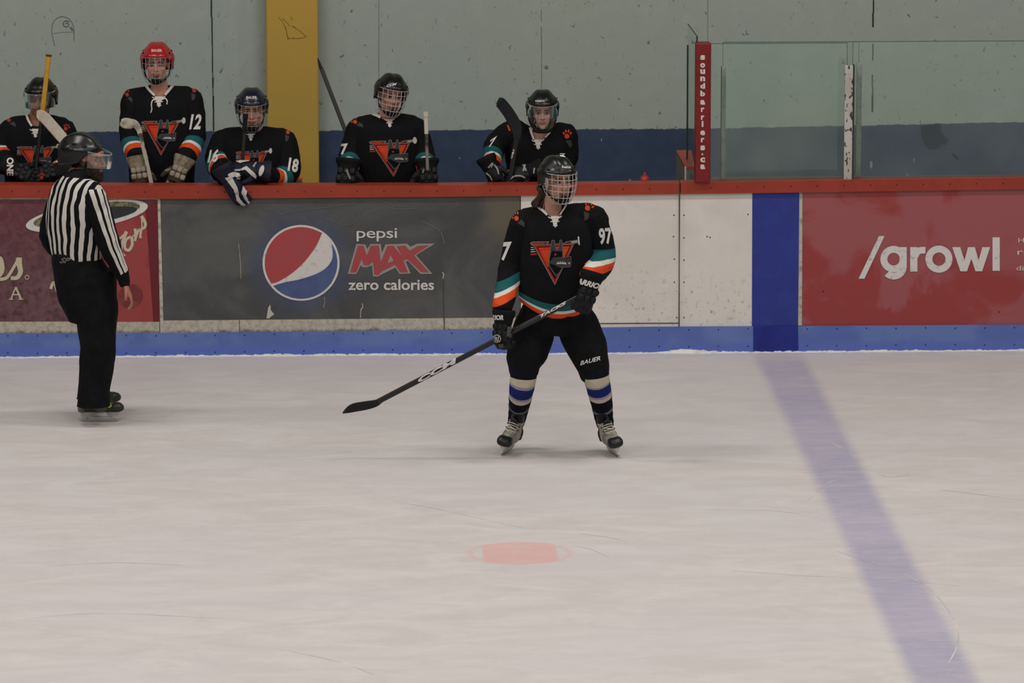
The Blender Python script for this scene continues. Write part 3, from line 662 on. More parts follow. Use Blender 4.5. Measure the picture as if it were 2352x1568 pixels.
def skin_material():
    global M_skinv
    if M_skinv is None:
        n = N('skin_tones'); at = n.attr('tone'); nz = n.noise((1, 1, 1), 60, 4, .6)
        col = n.mix(n.ramp(nz, .4, .7, .94, 1.0), lin('000000'), at.outputs['Color']); n.b.inputs['Subsurface Weight'].default_value = .0
        M_skinv = n.done(col, .5, .3, nz, .08, .001)
    return M_skinv
M_eye = mat('eye_white', '8e847b', .5, .3); M_iris = mat('eye_iris', '1c1410', .4, .3)
def join_into(me, extra):
    """append (geometry, material index) pieces to a mesh without fusing"""
    vs = [tuple(v.co) for v in me.vertices]; fs = [tuple(p.vertices) for p in me.polygons]; mi = [0] * len(fs)
    for g, k in extra:
        o = len(vs); vs += [tuple(v) for v in g[0]]; fs += [tuple(i + o for i in f) for f in g[1]]; mi += [k] * len(g[1])
    m2 = bpy.data.meshes.new('body'); m2.from_pydata(vs, [], fs); m2.update()
    m2.polygons.foreach_set('material_index', mi); m2.polygons.foreach_set('use_smooth', [True] * len(fs)); bpy.data.meshes.remove(me); return m2
def body(parent, prims, hc, A, s, tones, vox=.0048, name='body'):
    me = blob(prims, vox, 2)
    w, d = eyes(hc, A, s); me = join_into(me, [(w, 1), (d, 2)])
    sk = lin(tones.get('skin', 'c08f7a')); lip = lin(tones.get('lip', '96584c')); brow = lin(tones.get('brow', '3a2a20')); hair = lin(tones.get('hair', '2e2018')); und = lin(tones.get('under', '1a1a1c'))
    at = me.color_attributes.new('tone', 'FLOAT_COLOR', 'POINT')
    buf = []
    zu = tones.get('under_z', -9)
    for v in me.vertices:
        q = v.co - hc; x, y, z = q.dot(A[0]) / s, q.dot(A[1]) / s, q.dot(A[2]) / s; c = sk; near = abs(x) < .1 and abs(y) < .14 and abs(z) < .15
        if near:
            if y > .068 and abs(x) < .023 - max(0, (abs(z + .06) - .004)) * 1.4 and -.071 < z < -.050: c = lip
            elif y > .05 and .010 < abs(x) < .048 and .027 < z + abs(abs(x) - .028) * .25 < .0355: c = brow
            elif tones.get('beard') and (z < -.038 and y > -.02 and not (abs(x) < .024 and -.048 < z < -.043)) or (tones.get('beard') and z < -.0 and -.03 < y < .03 and abs(x) > .05): c = lin(tones['beard'])
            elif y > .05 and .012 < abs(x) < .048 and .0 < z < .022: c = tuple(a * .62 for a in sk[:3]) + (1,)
            elif z > .075 or (y < -.02 and z > -.05): c = hair
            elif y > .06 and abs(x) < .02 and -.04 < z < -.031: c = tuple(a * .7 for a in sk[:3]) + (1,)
            elif y > .055 and .028 < abs(x) < .055 and -.045 < z < -.005: c = (min(1, sk[0] * 1.08), sk[1] * .88, sk[2] * .86, 1)
        if v.co.z < zu: c = und
        buf += c
    at.data.foreach_set('color', buf)
    o = obj(name, me, None, parent); me.materials.append(skin_material()); me.materials.append(M_eye); me.materials.append(M_iris); return o
# ---- helmet, cage, visor
def helmet(parent, c, A, s, m, name='helmet', drop=.0):
    vs, fs = [], []; n, K = 48, 16
    def rim(a):
        a = abs(math.degrees(a)); return lerp([(0, .066), (40, .06), (62, .035), (80, -.02), (105, -.035), (130, -.045), (180, -.062)], a) - drop
    for sh in (0, 1):
        for i in range(n):
            a = -math.pi + 2 * math.pi * i / n; pm = math.acos(max(-1, min(1, (rim(a) - .03) / .130)))
            for k in range(K + 1):
                ph = max(.02, pm * k / K); sp = math.sin(ph) if ph < math.pi / 2 else .90 + .10 * math.sin(ph)
                x = .114 * sp * math.sin(a); y = .140 * sp * math.cos(a) - .008; z = .130 * math.cos(ph) + .03
                rg = .5 + .5 * math.cos(x * 2 * math.pi / .078 + math.pi); up = max(0, min(1, (z - .06) / .06))
                f = 1 + .06 * (rg - .5) * up
                if .035 < z < .078 + .012 * math.cos(a): f *= 1.05
                if z < .0: f *= .985
                if abs(abs(math.degrees(a)) - 150) < 9 and z < .07: f *= .97
                if sh: f *= .945
                vs.append(loc(c, A, x * f * s, y * f * s, (.03 + (z - .03) * f) * s))
    B = n * (K + 1)
    for i in range(n):
        j = (i + 1) % n
        for k in range(K):
            q = (i * (K + 1) + k, j * (K + 1) + k, j * (K + 1) + k + 1, i * (K + 1) + k + 1); fs.append(q); fs.append(tuple(B + t for t in reversed(q)))
        fs.append((i * (K + 1) + K, j * (K + 1) + K, B + j * (K + 1) + K, B + i * (K + 1) + K))
    fs.append(tuple(i * (K + 1) for i in range(n))); fs.append(tuple(B + i * (K + 1) for i in range(n)))
    h = obj(name, (vs, fs), m, parent, True)
    # side vents, ear loops and screws
    vt = []
    for q in (-1, 1):
        for (y, z, l) in ((.05, .088, .03), (-.02, .095, .035), (-.07, .075, .03)):
            p = loc(c, A, q * .1 * s, y * s, z * s); d = (loc(c, A, 0, y * s, .03 * s) - p)
            k = (abs(q * .0) + 1); x = .114 * math.sqrt(max(.05, 1 - ((y + .008) / .14) ** 2 - ((z - .03) / .13) ** 2))
            vt.append(ell(loc(c, A, q * x * s, y * s, z * s), (.006 * s, l / 2 * s, .006 * s), A, 10, 6))
    for g_ in vt: obj('vent', g_, M_black_m, h, True)
    return h
M_black_m = mat('black_matte_plastic', '0d0d0e', .7, .2)
CZ = [(-.128, .060, .100), (-.10, .078, .134), (-.05, .099, .153), (0, .106, .158), (.04, .107, .152), (.07, .108, .145)]
def cp(z, a):
    rx = lerp([(q[0], q[1]) for q in CZ], z); ry = lerp([(q[0], q[2]) for q in CZ], z); return rx * math.sin(a), ry * math.cos(a), z
def cage(parent, c, A, s, m, hz=(.062, .030, -.005, -.040, -.080, -.124), az=(-72, -52, -34, -16, 0, 16, 34, 52, 72), r=.0021, double=False):
    P = []
    def wire(pts): P.append(limb([loc(c, A, x * s, y * s, z * s) for x, y, z in pts], [r * s] * len(pts), 6, 1))
    for z in hz:
        am = 84 if z > -.02 else lerp([(-.13, 62), (-.02, 84)], z)
        wire([cp(z, math.radians(-am + 2 * am * i / 16)) for i in range(17)])
        if double: wire([(x * 1.02, y * 1.02, z_ - .0075) for x, y, z_ in [cp(z, math.radians(-am + 2 * am * i / 16)) for i in range(17)]])
    for a in az:
        lo = lerp([(0, -.124), (52, -.124), (60, -.10), (72, -.075)], abs(a)); hi = .062 if abs(a) < 60 else .05
        wire([cp(lo + (hi - lo) * i / 8, math.radians(a)) for i in range(9)])
        if double and abs(a) > 40: wire([cp(lo + (hi - lo) * i / 8, math.radians(a + 3.2)) for i in range(9)])
    for q in (-1, 1):
        wire([cp(.055, q * math.radians(72)), cp(.04, q * math.radians(86)), cp(-.02, q * math.radians(88)), cp(-.06, q * math.radians(80)), cp(-.1, q * math.radians(68)), cp(-.124, q * math.radians(55))])
    o = obj('cage', merge(P), m, parent, True)
    return o
def chincup(parent, c, A, s, m):
    obj('chin_cup', blob([ell(loc(c, A, 0, .086 * s, -.104 * s), (.040 * s, .036 * s, .022 * s), A), ell(loc(c, A, 0, .105 * s, -.092 * s), (.036 * s, .016 * s, .018 * s), A)], .006, 2), m, parent)
    for q in (-1, 1): obj('chin_strap', limb([loc(c, A, q * .088 * s, .01 * s, -.02 * s), loc(c, A, q * .078 * s, .03 * s, -.07 * s), loc(c, A, q * .04 * s, .075 * s, -.108 * s)], [.006 * s] * 3, 8, 3), m, parent, True)
M_vis = glass_mat('clear_visor', (.93, .94, .94, 1))
def visor(parent, c, A, s, z0, z1, am=82, rim=True, grow=1.0):
    vs, fs = [], []; n, K = 24, 8
    for sh in (1.0, .985):
        for i in range(n + 1):
            a = math.radians(-am + 2 * am * i / n)
            for k in range(K + 1):
                z = z0 + (z1 - z0) * k / K
                if k == 0: z += .012 * (1 - math.cos(a)) * 1.5
                x, y, _ = cp(max(-.12, z), a); vs.append(loc(c, A, x * s * sh * grow, y * s * sh * grow, z * s))
    B = (n + 1) * (K + 1)
    for i in range(n):
        for k in range(K):
            q = (i * (K + 1) + k, (i + 1) * (K + 1) + k, (i + 1) * (K + 1) + k + 1, i * (K + 1) + k + 1); fs.append(q); fs.append(tuple(B + t for t in q))
    v = obj('visor', (vs, fs), M_vis, parent, True, 'clear visor')
    if rim:
        for kk in (0, K): obj('visor_edge', limb([vs[i * (K + 1) + kk] for i in range(0, n + 1, 2)], [.0016] * (n // 2 + 1), 6, 1), mat('visor_edge_grey', '9aa0a0', .25, .5) if kk == 0 else M_black_m, v, True)
    return v
# ---- jersey
def ramp_nodes(n, f, L, bands, base):
    r = n.new('ShaderNodeValToRGB'); r.color_ramp.interpolation = 'CONSTANT'; n.link(n.math('DIVIDE', n.math('ADD', f, 1.0), L + 1.0), r.inputs[0])
    el = r.color_ramp.elements; el[0].position = 0; el[0].color = lin(base); el[1].position = min(1, (bands[0][0] + 1) / (L + 1)); el[1].color = lin(bands[0][1])
    for p, c in bands[1:]: e = el.new((p + 1) / (L + 1)); e.color = lin(c)
    return r.outputs[0]
n = N('jersey_knit'); at = n.attr('band'); nz = n.noise((1, 1, 1), 500, 2)
M_jer = n.done(ramp_nodes(n, at.outputs['Fac'], 1.0, [(0, '1f5457'), (.054, 'c9c4bd'), (.071, 'c8481f'), (.125, '101012')], '101012'), .85, .12, nz, .3, .001)
def set_attr(me, name, vals):
    a = me.attributes.new(name, 'FLOAT', 'POINT'); a.data.foreach_set('value', vals)
def along(path, p):
    best = (9, 0, None); acc = 0
    for a, b in zip(path, path[1:]):
        d = b - a; L = d.length; t = max(0, min(1, (p - a).dot(d) / (L * L))); e = (p - a - d * t).length
        if e < best[0]: best = (e, acc + t * L, a + d * t)
        acc += L
    return best
def sleeve(path, rad, band0, slant=0.0, vox=.0075, fold=.007, seed=1, zb=None):
    pts = [V(a[:3]) for a in catmull([list(p) for p in path], 5)]
    me = blob([limb(path, rad, 20, 5)], vox, 2, fold, 11, seed, 1.3)
    bd = []
    for v in me.vertices:
        e, s_, c = along(pts, v.co); bd.append(s_ + slant * (v.co.x - c.x) - band0 if zb is None else (zb[1] - v.co.z + slant * (v.co.x - zb[0])) * 1.02)
    set_attr(me, 'band', bd); return me
def join_meshes(ms, attrs=('band',)):
    vs, fs = [], []; vals = {a: [] for a in attrs}
    for me in ms:
        o = len(vs); vs += [tuple(v.co) for v in me.vertices]; fs += [tuple(i + o for i in p.vertices) for p in me.polygons]
        for a in attrs:
            b = [0.0] * len(me.vertices); me.attributes[a].data.foreach_get('value', b); vals[a] += b
        bpy.data.meshes.remove(me)
    m = bpy.data.meshes.new('jersey'); m.from_pydata(vs, [], fs); m.update()
    for a in attrs: set_attr(m, a, vals[a])
    m.polygons.foreach_set('use_smooth', [True] * len(fs)); return m
def inpoly(x, y, P):
    c = False; j = len(P) - 1
    for i in range(len(P)):
        if (P[i][1] > y) != (P[j][1] > y) and x < (P[j][0] - P[i][0]) * (y - P[i][1]) / (P[j][1] - P[i][1]) + P[i][0]: c = not c
        j = i
    return c
def cut_neck(me, P, ymax=9):
    """open the V-neck: drop the cloth inside the collar outline"""
    bm = bmesh.new(); bm.from_mesh(me)
    dl = [f for f in bm.faces if inpoly(*PX(f.calc_center_median()), P) and f.calc_center_median().y < ymax]
    bmesh.ops.delete(bm, geom=dl, context='FACES'); bm.to_mesh(me); bm.free(); me.update()
def torso(secs, psi, extra=(), vox=.0085, fold=.008, seed=0, hemlift=0.0, band_h=None, p=2.3):
    X, Y, Z = basis(psi)
    S = [(V(c), X * rx, Y * ry) for c, rx, ry in secs]
    q = catmull([list(a) + list(b) + list(d) for a, b, d in S], 4); S = [(V(a[:3]), V(a[3:6]), V(a[6:9])) for a in q]
    me = blob([loft(S, 32, p)] + list(extra), vox, 3, fold, 8, seed, 1.8)
    zb = min(v.co.z for v in me.vertices); bc = S[-1][0]; bd = []
    for v in me.vertices:
        h = v.co.z - zb; bd.append((band_h - h) * 1.35 if band_h else -.5)
        if hemlift and h < .3: v.co.z += hemlift * (1 - h / .3) * min(1.2, abs((v.co - bc).dot(X)) / secs[-1][1]) ** 2
    set_attr(me, 'band', bd); me.update(); return me
# ---- gloves
def glove(parent, w, d, nr, side, s=1.0, curl=(35, 45, 35), cm=None, pm=None, cuffm=None, spread=.1, thumbdir=None, rolls=True, label=None, cufflen=.10, hide_pads=False):
    """w wrist, d finger direction, nr back-of-hand normal, side +1/-1 which way the thumb lies"""
    d = V(d).normalized(); nr = V(nr); nr = (nr - d * nr.dot(d)).normalized(); L = d.cross(nr).normalized()
    P = [loft([(w - d * .01 * s, L * .042 * s, nr * .032 * s), (w + d * .03 * s, L * .050 * s, nr * .036 * s), (w + d * .075 * s, L * .052 * s, nr * .034 * s), (w + d * .10 * s, L * .045 * s, nr * .026 * s)], 20, 2.6)]
    pads = []
    def pad(c, ax, ay, an, a, b_, h): return loft([(c - an * h, ax * a * .96, ay * b_ * .96), (c + an * h * .3, ax * a, ay * b_), (c + an * h * .8, ax * a * .86, ay * b_ * .86), (c + an * h, ax * a * .5, ay * b_ * .5)], 16, 3.2)
    if rolls:
        for r_, (t, wd) in enumerate(((.020, .046), (.058, .050))):
            for q in (-.66, 0, .66): pads.append(pad(w + d * t * s + L * wd * q * s + nr * .032 * s, L, d, nr, .0155 * s, .0175 * s, .009 * s))
    ends = []
    for i, (q, ln) in enumerate(((-.037, .92), (-.0125, 1.03), (.0125, 1.0), (.037, .84))):
        q *= side; p = w + d * .095 * s + L * q * s; a = math.radians(8); pts = [p]; dirs = []
        for k, (sl, cu) in enumerate(zip((.042, .032, .026), curl)):
            a += math.radians(cu * (1 + .06 * i)); dd = (d * math.cos(a) - nr * math.sin(a) + L * q * spread * 8).normalized(); p = p + dd * sl * ln * s; pts.append(p); dirs.append(dd)
        P.append(limb(pts, [.0155 * s, .0150 * s, .0142 * s, .0125 * s], 12, 3)); ends.append(pts)
        if rolls:
            for k in (0, 1, 2):
                m_ = (pts[k] + pts[k + 1]) / 2; a_ = dirs[k]; nn = (nr * 1 + (d if k else d * .3) * (.4 * k)); nn = (nn - a_ * nn.dot(a_)).normalized()
                pads.append(pad(m_ + nn * .010 * s, L, a_, nn, .0112 * s, (dirs and (pts[k + 1] - pts[k]).length * .46), .0075 * s))
    td = V(thumbdir).normalized() if thumbdir else (d * .75 - L * side * .75 - nr * .35).normalized(); tb = w + d * .025 * s - L * side * .042 * s - nr * .006 * s
    t2 = (td * .8 + d * .5).normalized()
    P.append(limb([tb - td * .01 * s, tb + td * .035 * s, tb + td * .035 * s + t2 * .042 * s], [.020 * s, .0185 * s, .015 * s], 12, 3))
    if rolls: pads.append(pad(tb + td * .03 * s + nr * .014 * s, L, td, nr, .0135 * s, .022 * s, .008 * s))
    g = obj('glove', blob(P, .0045 * s, 1), cm, parent, label=label)
    if rolls and not hide_pads:
        obj('finger_rolls', merge(pads), pm, g, True, None)
    # flared cuff, open at the back
    cs = [(w - d * (cufflen + .005) * s, .066, .056), (w - d * cufflen * .75 * s, .066, .056), (w - d * cufflen * .35 * s, .056, .046), (w + d * .012 * s, .049, .039)]
    obj('cuff', blob([loft([(c, L * a * s, nr * b * s) for c, a, b in cs], 24, 2.4)], .005, 2), cuffm or cm, g)
    return g
# ---- skates
def skate(parent, heel, toe, m_boot, m_cap, m_holder, m_lace, lean=0.0, label=None, s=1.0, lift=0.0, tongue=None, m_heel=None):
    f = (toe - heel); f.z = 0; f.normalize(); c = (heel + toe) / 2; Z = V((0, 0, 1)); X = V((f.y, -f.x, 0)) * 1.0
    Z = (Z + X * lean).normalized(); X = f.cross(Z); c = V((c.x, c.y, lift)); A = (X, f, Z)
    l = lambda x, y, z: loc(c, A, x * s, y * s, z * s)
    def slab(z, y0, y1, w, p=2.4): return (l(0, (y0 + y1) / 2, z), X * w * s, f * (y1 - y0) / 2 * s)
    root = obj('skate', blob([loft([slab(.068, -.135, .140, .036), slab(.080, -.140, .150, .044), (l(0, .005, .10), X * .048 * s, f * .146 * s), slab(.122, -.138, .125, .045), slab(.145, -.134, .070, .042), slab(.160, -.126, .024, .040), slab(.178, -.126, .012, .042), slab(.192, -.130, .004, .045), slab(.200, -.134, -.01, .045)], 28, 2.3),
                               ell(l(0, .118, .095), (.036 * s, .030 * s, .022 * s), A)], .0055, 2), m_boot, parent, label=label)
    obj('toe_cap', blob([loft([slab(.070, .055, .150, .040), slab(.085, .050, .164, .0475), slab(.105, .055, .162, .0475), slab(.122, .065, .145, .040), slab(.130, .08, .125, .024)], 24, 2.5)], .005, 2), m_cap, root)
    obj('heel_guard', blob([loft([slab(.070, -.145, -.085, .040), slab(.11, -.145, -.095, .044), slab(.14, -.142, -.11, .038)], 20, 2.3)], .0055, 2), m_heel or m_cap, root)
    obj('blade_holder', blob([loft([slab(.022, .070, .118, .007), slab(.045, .055, .125, .012), slab(.069, .035, .135, .030)], 20, 3), loft([slab(.022, -.118, -.060, .007), slab(.045, -.125, -.050, .012), slab(.069, -.135, -.030, .030)], 20, 3),
                               loft([slab(.013, -.132, .132, .005), slab(.034, -.122, .122, .0065)], 20, 4)], .0045, 1), m_holder, root)
    n_ = 24; vs, fs = [], []
    for i in range(n_ + 1):
        y = -.145 + .290 * i / n_; zb_ = .0002 + .020 * abs((i / n_ - .5) * 2) ** 5
        for x in (-.0018, .0018): vs += [l(x, y, zb_), l(x, y, .018)]
    for i in range(n_):
        o = 4 * i; fs += [(o, o + 1, o + 5, o + 4), (o + 2, o + 3, o + 7, o + 6), (o, o + 2, o + 6, o + 4), (o + 1, o + 3, o + 7, o + 5)]
    fs += [(0, 1, 3, 2), (4 * n_, 4 * n_ + 1, 4 * n_ + 3, 4 * n_ + 2)]
    obj('blade', (vs, fs), mat('skate_steel', 'a9abab', .3, .5, metal=.6), root)
    tl = []
    for k, (y, z, wd) in enumerate(((.062, .138, .026), (.047, .151, .028), (.033, .165, .029), (.022, .181, .030), (.016, .193, .031))):
        tl.append(limb([l(-wd, y - .012, z - .004), l(0, y + .004, z + .004), l(wd, y - .012 + .002, z - .002)], [.0032 * s] * 3, 6, 3))
        if k % 2 == 0: tl.append(limb([l(-wd, y - .012, z - .004), l(wd * .2, y - .002, z + .010), l(wd, y - .018, z + .012)], [.003 * s] * 3, 6, 3))
    for g_ in tl: pass
    obj('laces', merge(tl), m_lace, root, True)
    obj('tongue', blob([limb([l(0, .045, .130), l(0, .012, .162), l(0, .002, .190), l(0, .008, .206)], [.020 * s, .024 * s, .028 * s, .028 * s], 16, 4, .35, X)], .005, 2), tongue or m_cap, root)
    for k, (y, z, wd) in enumerate(((.055, .137, .034), (.030, .160, .037), (.012, .182, .039))):
        for q in (-1, 1): obj('eyelet', ell(l(q * wd, y - .014, z), (.0045 * s,) * 3, A, 8, 6), M_black_m, root, True)
    return root
# ---- stick
def stick(name, label, butt, heel, bladepts, m_shaft, m_blade, wid=.0125, thk=.0095, tape=None, m_tape=None, bladeh=.036, knob=True, bw=None):
    t = thing(name, label, 'hockey stick', (butt + heel) / 2, None)
    d = (heel - butt).normalized(); n_ = V((0, -1, 0)); n_ = (n_ - d * n_.dot(d)).normalized(); b = d.cross(n_)
    def bar(a, c, w_, h_, name, m): return obj(name, loft([(a, b * w_, n_ * h_), (a + (c - a) * .004, b * w_ * 1.12, n_ * h_ * 1.12), (c, b * w_ * 1.12, n_ * h_ * 1.12)], 16, 4), m, t, False)
    bar(butt, heel, wid, thk, 'shaft', m_shaft)
    if tape: bar(butt - d * .004, butt + d * tape, wid * 1.25, thk * 1.35, 'grip_tape', m_tape)
    if knob and tape: bar(butt - d * .006, butt + d * .025, wid * 1.5, thk * 1.8, 'tape_knob', m_tape)
    if bladepts:
        P = [V(p) for p, _ in bladepts]; secs = []
        pts = catmull([list(p) + [h] for p, h in bladepts], 5)
        for i, q in enumerate(pts):
            p = V(q[:3]); tt = (V(pts[min(i + 1, len(pts) - 1)][:3]) - V(pts[max(i - 1, 0)][:3])).normalized()
            u = (n_.cross(tt)).normalized(); secs.append((p, u * q[3], n_ * .0045))
        obj('blade', loft(secs, 16, 3), m_blade, t, True)
    return t
# ---- crest traced from the skater's jersey; mapped by an affine onto the other jerseys
def crest(parent, tree, fn, knob=True):
    q = lambda P: [fn(*p) for p in P]
    r = mat('crest_red', '99271c', .7, .15); og = mat('crest_orange', 'c2401c', .7, .15); dk = mat('crest_black', '0c0c0e', .8, .1); gy = mat('crest_grey', '3b3b3f', .8, .15); lg = mat('crest_outline', '77716c', .7, .15); wt = mat('crest_white', 'bdb6b0', .7, .15)
    a = decal('crest', [q([(1224, 562), (1320, 557), (1274.5, 655)])], tree, lg, parent, .0015, 4, 'triangular sewn crest with a snarling grey dog head')
    if a is None: return None
    D = lambda nm, P, m, k, lb=None: decal(nm, [p if isinstance(p, tuple) else q(p) for p in P], tree, m, a, .0015 + .0009 * k, 4, lb)
    S = lambda P, w_: (lambda g: ([fn(*p) for p in g[0]], g[1]))(stroke(P, w_, None, 1))
    D('crest_border', [[(1227, 563.5), (1317, 558.5), (1274.5, 651)]], r, 1)
    D('crest_ground', [[(1233, 567), (1311, 563), (1274.5, 642)]], dk, 2)
    D('crest_field', [[(1236, 568.5), (1308.5, 565), (1296, 592), (1290, 608), (1258, 612)]], og, 3, 'orange field')
    D('crest_field_line', [S([(1241, 573), (1304, 569)], .9), S([(1241, 573), (1260, 608)], .9)], r, 4)
    D('sword', [[(1218, 557.5), (1225, 554.5), (1262, 554), (1257, 562), (1222, 564)], [(1291, 562), (1300, 554.5), (1327, 550), (1327, 558), (1304, 562)]], lg, 4)
    D('sword_fill', [[(1221, 558.5), (1226, 556.5), (1258, 555.7), (1255, 560.5), (1224, 562.3)], [(1295, 560.5), (1301, 556), (1312, 554), (1310, 559.5)]], mat('crest_dark_red', '6a1d18', .8, .1), 5)
    D('sword_stripe', [S([(1223, 560.3), (1250, 558.6)], 2)], og, 6)
    D('hilt', [S([(1313, 555.8), (1325, 554)], 1.5), (circ(1330, 553, 5, 9.5, 16) if knob else S([(1327.5, 543), (1329.5, 562)], 3.4))], wt, 6, 'white hilt')
    D('stripes', [S([(1219.5, 568), (1226, 568)], 1.6), S([(1219.5, 573), (1228, 572.5)], 1.8), S([(1219.5, 578), (1230, 577.5)], 1.8)], wt, 4); D('stripes_red', [S([(1219, 584), (1233, 583)], 4)], r, 4)
    head = [(1266, 553), (1270, 550.5), (1274, 552), (1275.5, 563), (1277.5, 573), (1281.5, 573), (1283.5, 563), (1285, 551.5), (1288.5, 549.5), (1290.5, 553), (1292.5, 572), (1293.5, 583), (1292, 590.5), (1312, 588), (1311, 611), (1307, 613.5), (1292, 614), (1284, 628), (1276, 634), (1266, 619), (1258.5, 607), (1261, 595)]
    D('dog_head_outline', [head], lg, 5)
    def shrink(P, k=1.1):
        out = []; n_ = len(P)
        ar = sum(P[i][0] * P[(i + 1) % n_][1] - P[(i + 1) % n_][0] * P[i][1] for i in range(n_)); sg = 1 if ar > 0 else -1
        for i in range(n_):
            ax, ay = P[i - 1]; bx, by = P[i]; cx, cy = P[(i + 1) % n_]; nx, ny = 0, 0
            for (ux, uy) in ((bx - ax, by - ay), (cx - bx, cy - by)):
                l_ = math.hypot(ux, uy) or 1; nx += -uy / l_; ny += ux / l_
            l_ = math.hypot(nx, ny) or 1; out.append((bx + sg * nx / l_ * k, by + sg * ny / l_ * k))
        return out
    h = D('dog_head', [shrink(head)], gy, 6, 'grey dog head')
    D('dog_face', [[(1268, 576), (1290, 577), (1291, 589), (1270, 591), (1264, 600), (1262, 594)], [(1277, 630), (1268, 617), (1262, 608), (1266, 605), (1290, 616), (1283, 626)]], dk, 7)
    D('dog_eye', [[(1273, 583), (1276, 581.5), (1279, 583.5), (1277, 586.5), (1274, 586.5)]], mat('crest_eye', 'a02a2e', .6, .2), 8); 
    D('teeth', [[(1278, 606), (1280, 601), (1281, 604.5), (1283.5, 599), (1285, 604), (1287.5, 599), (1289, 604), (1291.5, 599), (1293, 604), (1295.5, 600), (1297, 603), (1299, 602), (1301, 607), (1290, 605.5)], [(1303, 603), (1309, 602), (1307, 608), (1305.5, 604)]], wt, 8, 'white bared teeth')
    D('snout_line', [S([(1296, 593), (1309, 591.5), (1308.5, 600)], .8)], dk, 7)
    return a
def paw(parent, tree, cx, cy, s, rot=0, m=None, grey=True, sx=1.0):
    m = m or mat('paw_orange', 'b8401f', .7, .15); c, n_ = math.cos(rot), math.sin(rot)
    T = lambda P: [(cx + (x * c - y * n_) * s * sx, cy + (x * n_ + y * c) * s) for x, y in P]
    P = [T([(-5, 4), (-3, 0), (1, -1), (5, 2), (6, 7), (2, 10), (-3, 9)])] + [T(circ(x, y, rx, ry, 10, r)) for x, y, rx, ry, r in ((-7, -1, 2, 3.4, -.5), (-3, -6, 2, 3.6, -.2), (3, -7, 2, 3.6, .15), (8, -3, 2, 3.4, .5))]
    o = decal('paw_patch', P, tree, m, parent, .002, 3, 'orange paw print patch')
    if grey: decal('shoulder_patch', [T([(-2, 14), (10, 12), (14, 22), (10, 30), (4, 22)])], tree, mat('patch_grey', '3a3c3c', .8, .1), parent, .0018, 3)
    return o
def laces(parent, tree, cx, cy, s=1.0, drop=False):
    m = mat('lace_white', 'c4bdb5', .7, .15); T = lambda P: [(cx + x * s, cy + y * s) for x, y in P]
    decal('neck_insert', [T([(-11, -8), (11, -8), (8, 0), (5, 8), (4, 16), (0, 20), (-4, 14), (-6, 6)])], tree, m, parent, .003, 3, 'white lace-up neck insert')
    for P, w_ in ((([(-17, -6), (-8, -2), (8, -3), (16, -8)]), 2.6), ([(-11, 6), (10, 5)], 2.2), ([(-5, 15), (6, 15)], 2.2)): decal('lace', [(lambda g: (T(g[0]), g[1]))(stroke(P, w_, None, 3))], tree, m, parent, .005, 3)
    if drop:
        for P in ([(-8, 0), (-16, 2), (-19, 12), (-18, 24), (-21, 33)], [(8, 0), (16, -3), (21, 4), (20, 12)]): decal('lace', [(lambda g: (T(g[0]), g[1]))(stroke(P, 3, 2.4, 4))], tree, m, parent, .005, 3)
def collar(parent, tree, pts, w0=6, w1=3.5):
    m = mat('collar_white', 'c6c0b9', .8, .12)
    return decal('collar', [stroke(pts, w0, w1, 4)], tree, m, parent, .004, 3, 'white collar')
def digits(parent, tree, g, label=None): return decal('sleeve_number', [g], tree, mat('number_white', 'cbc6c1', .75, .12), parent, .0025, 4, label or 'white sleeve number')
def rib(parent, pts, r, m, name='collar', label=None): return obj(name, limb(pts, r, 10, 4, .45, None), m, parent, True, label)
# ================================================================== THE SKATER
M_pants = cloth('pants_black', '0e0e10', '141416'); M_glk = mat('glove_black', '0d0e0f', .6, .25, '16181a', 20); M_gcf = mat('glove_cuff_black', '0f0f11', .75, .15)
M_hel = mat('helmet_black', '0b0c0a', .3, .4, '121310', 5, bs=.02); M_wire = mat('cage_wire_pale', 'a9a49e', .35, .5); M_wire2 = mat('cage_chrome', '9b9a94', .25, .6, metal=.4)
M_wt = mat('number_white', 'cbc6c1', .75, .12)
def Wd(px, py, y0, dy=0): return W(px, py, y0 + dy)
def sock_mat(name, bands, base, L=.6):
    n = N(name); at = n.attr('band'); nz = n.noise((1, 1, 1), 300, 2)
    return n.done(ramp_nodes(n, at.outputs['Fac'], L, bands, base), .9, .1, nz, .3, .001)
M_sock = sock_mat('striped_sock', [(.0, '10121f'), (.062, 'b5ac97'), (.094, '8d8590'), (.112, '1b2660'), (.165, '8d8799'), (.185, 'b5ac97'), (.212, '0c0e1c'), (.300, '5a6070'), (.322, '0b0c14')], '10121f')
def sock(parent, path, rad, start, label=None, seed=3):
    pts = [V(a[:3]) for a in catmull([list(p) for p in path], 5)]
    me = blob([limb(path, rad, 20, 5)], .006, 2, .003, 14, seed); set_attr(me, 'band', [along(pts, v.co)[1] - start for v in me.vertices])
    return obj('sock', me, M_sock, parent, label=label)
Y0 = -3.5
sk = thing('person', 'skater standing on the ice in a black and orange jersey with striped blue socks', 'person', V((W(1275, 1045, Y0).x, Y0, 0)))
A = basis(24, 4, 0); hc = Wd(1280, 415, Y0, -.06); hs = 1.02
hl, tl_ = G(1185, 1026), G(1142, 1052); hr, tr_ = G(1391, 1030), G(1428, 1055)
def ankle(h, t, up, k): return h + (t - h) * .28 + V((k * up, 0, up))
aL, aR = ankle(hl, tl_, .12, .28), ankle(hr, tr_, .12, -.26)
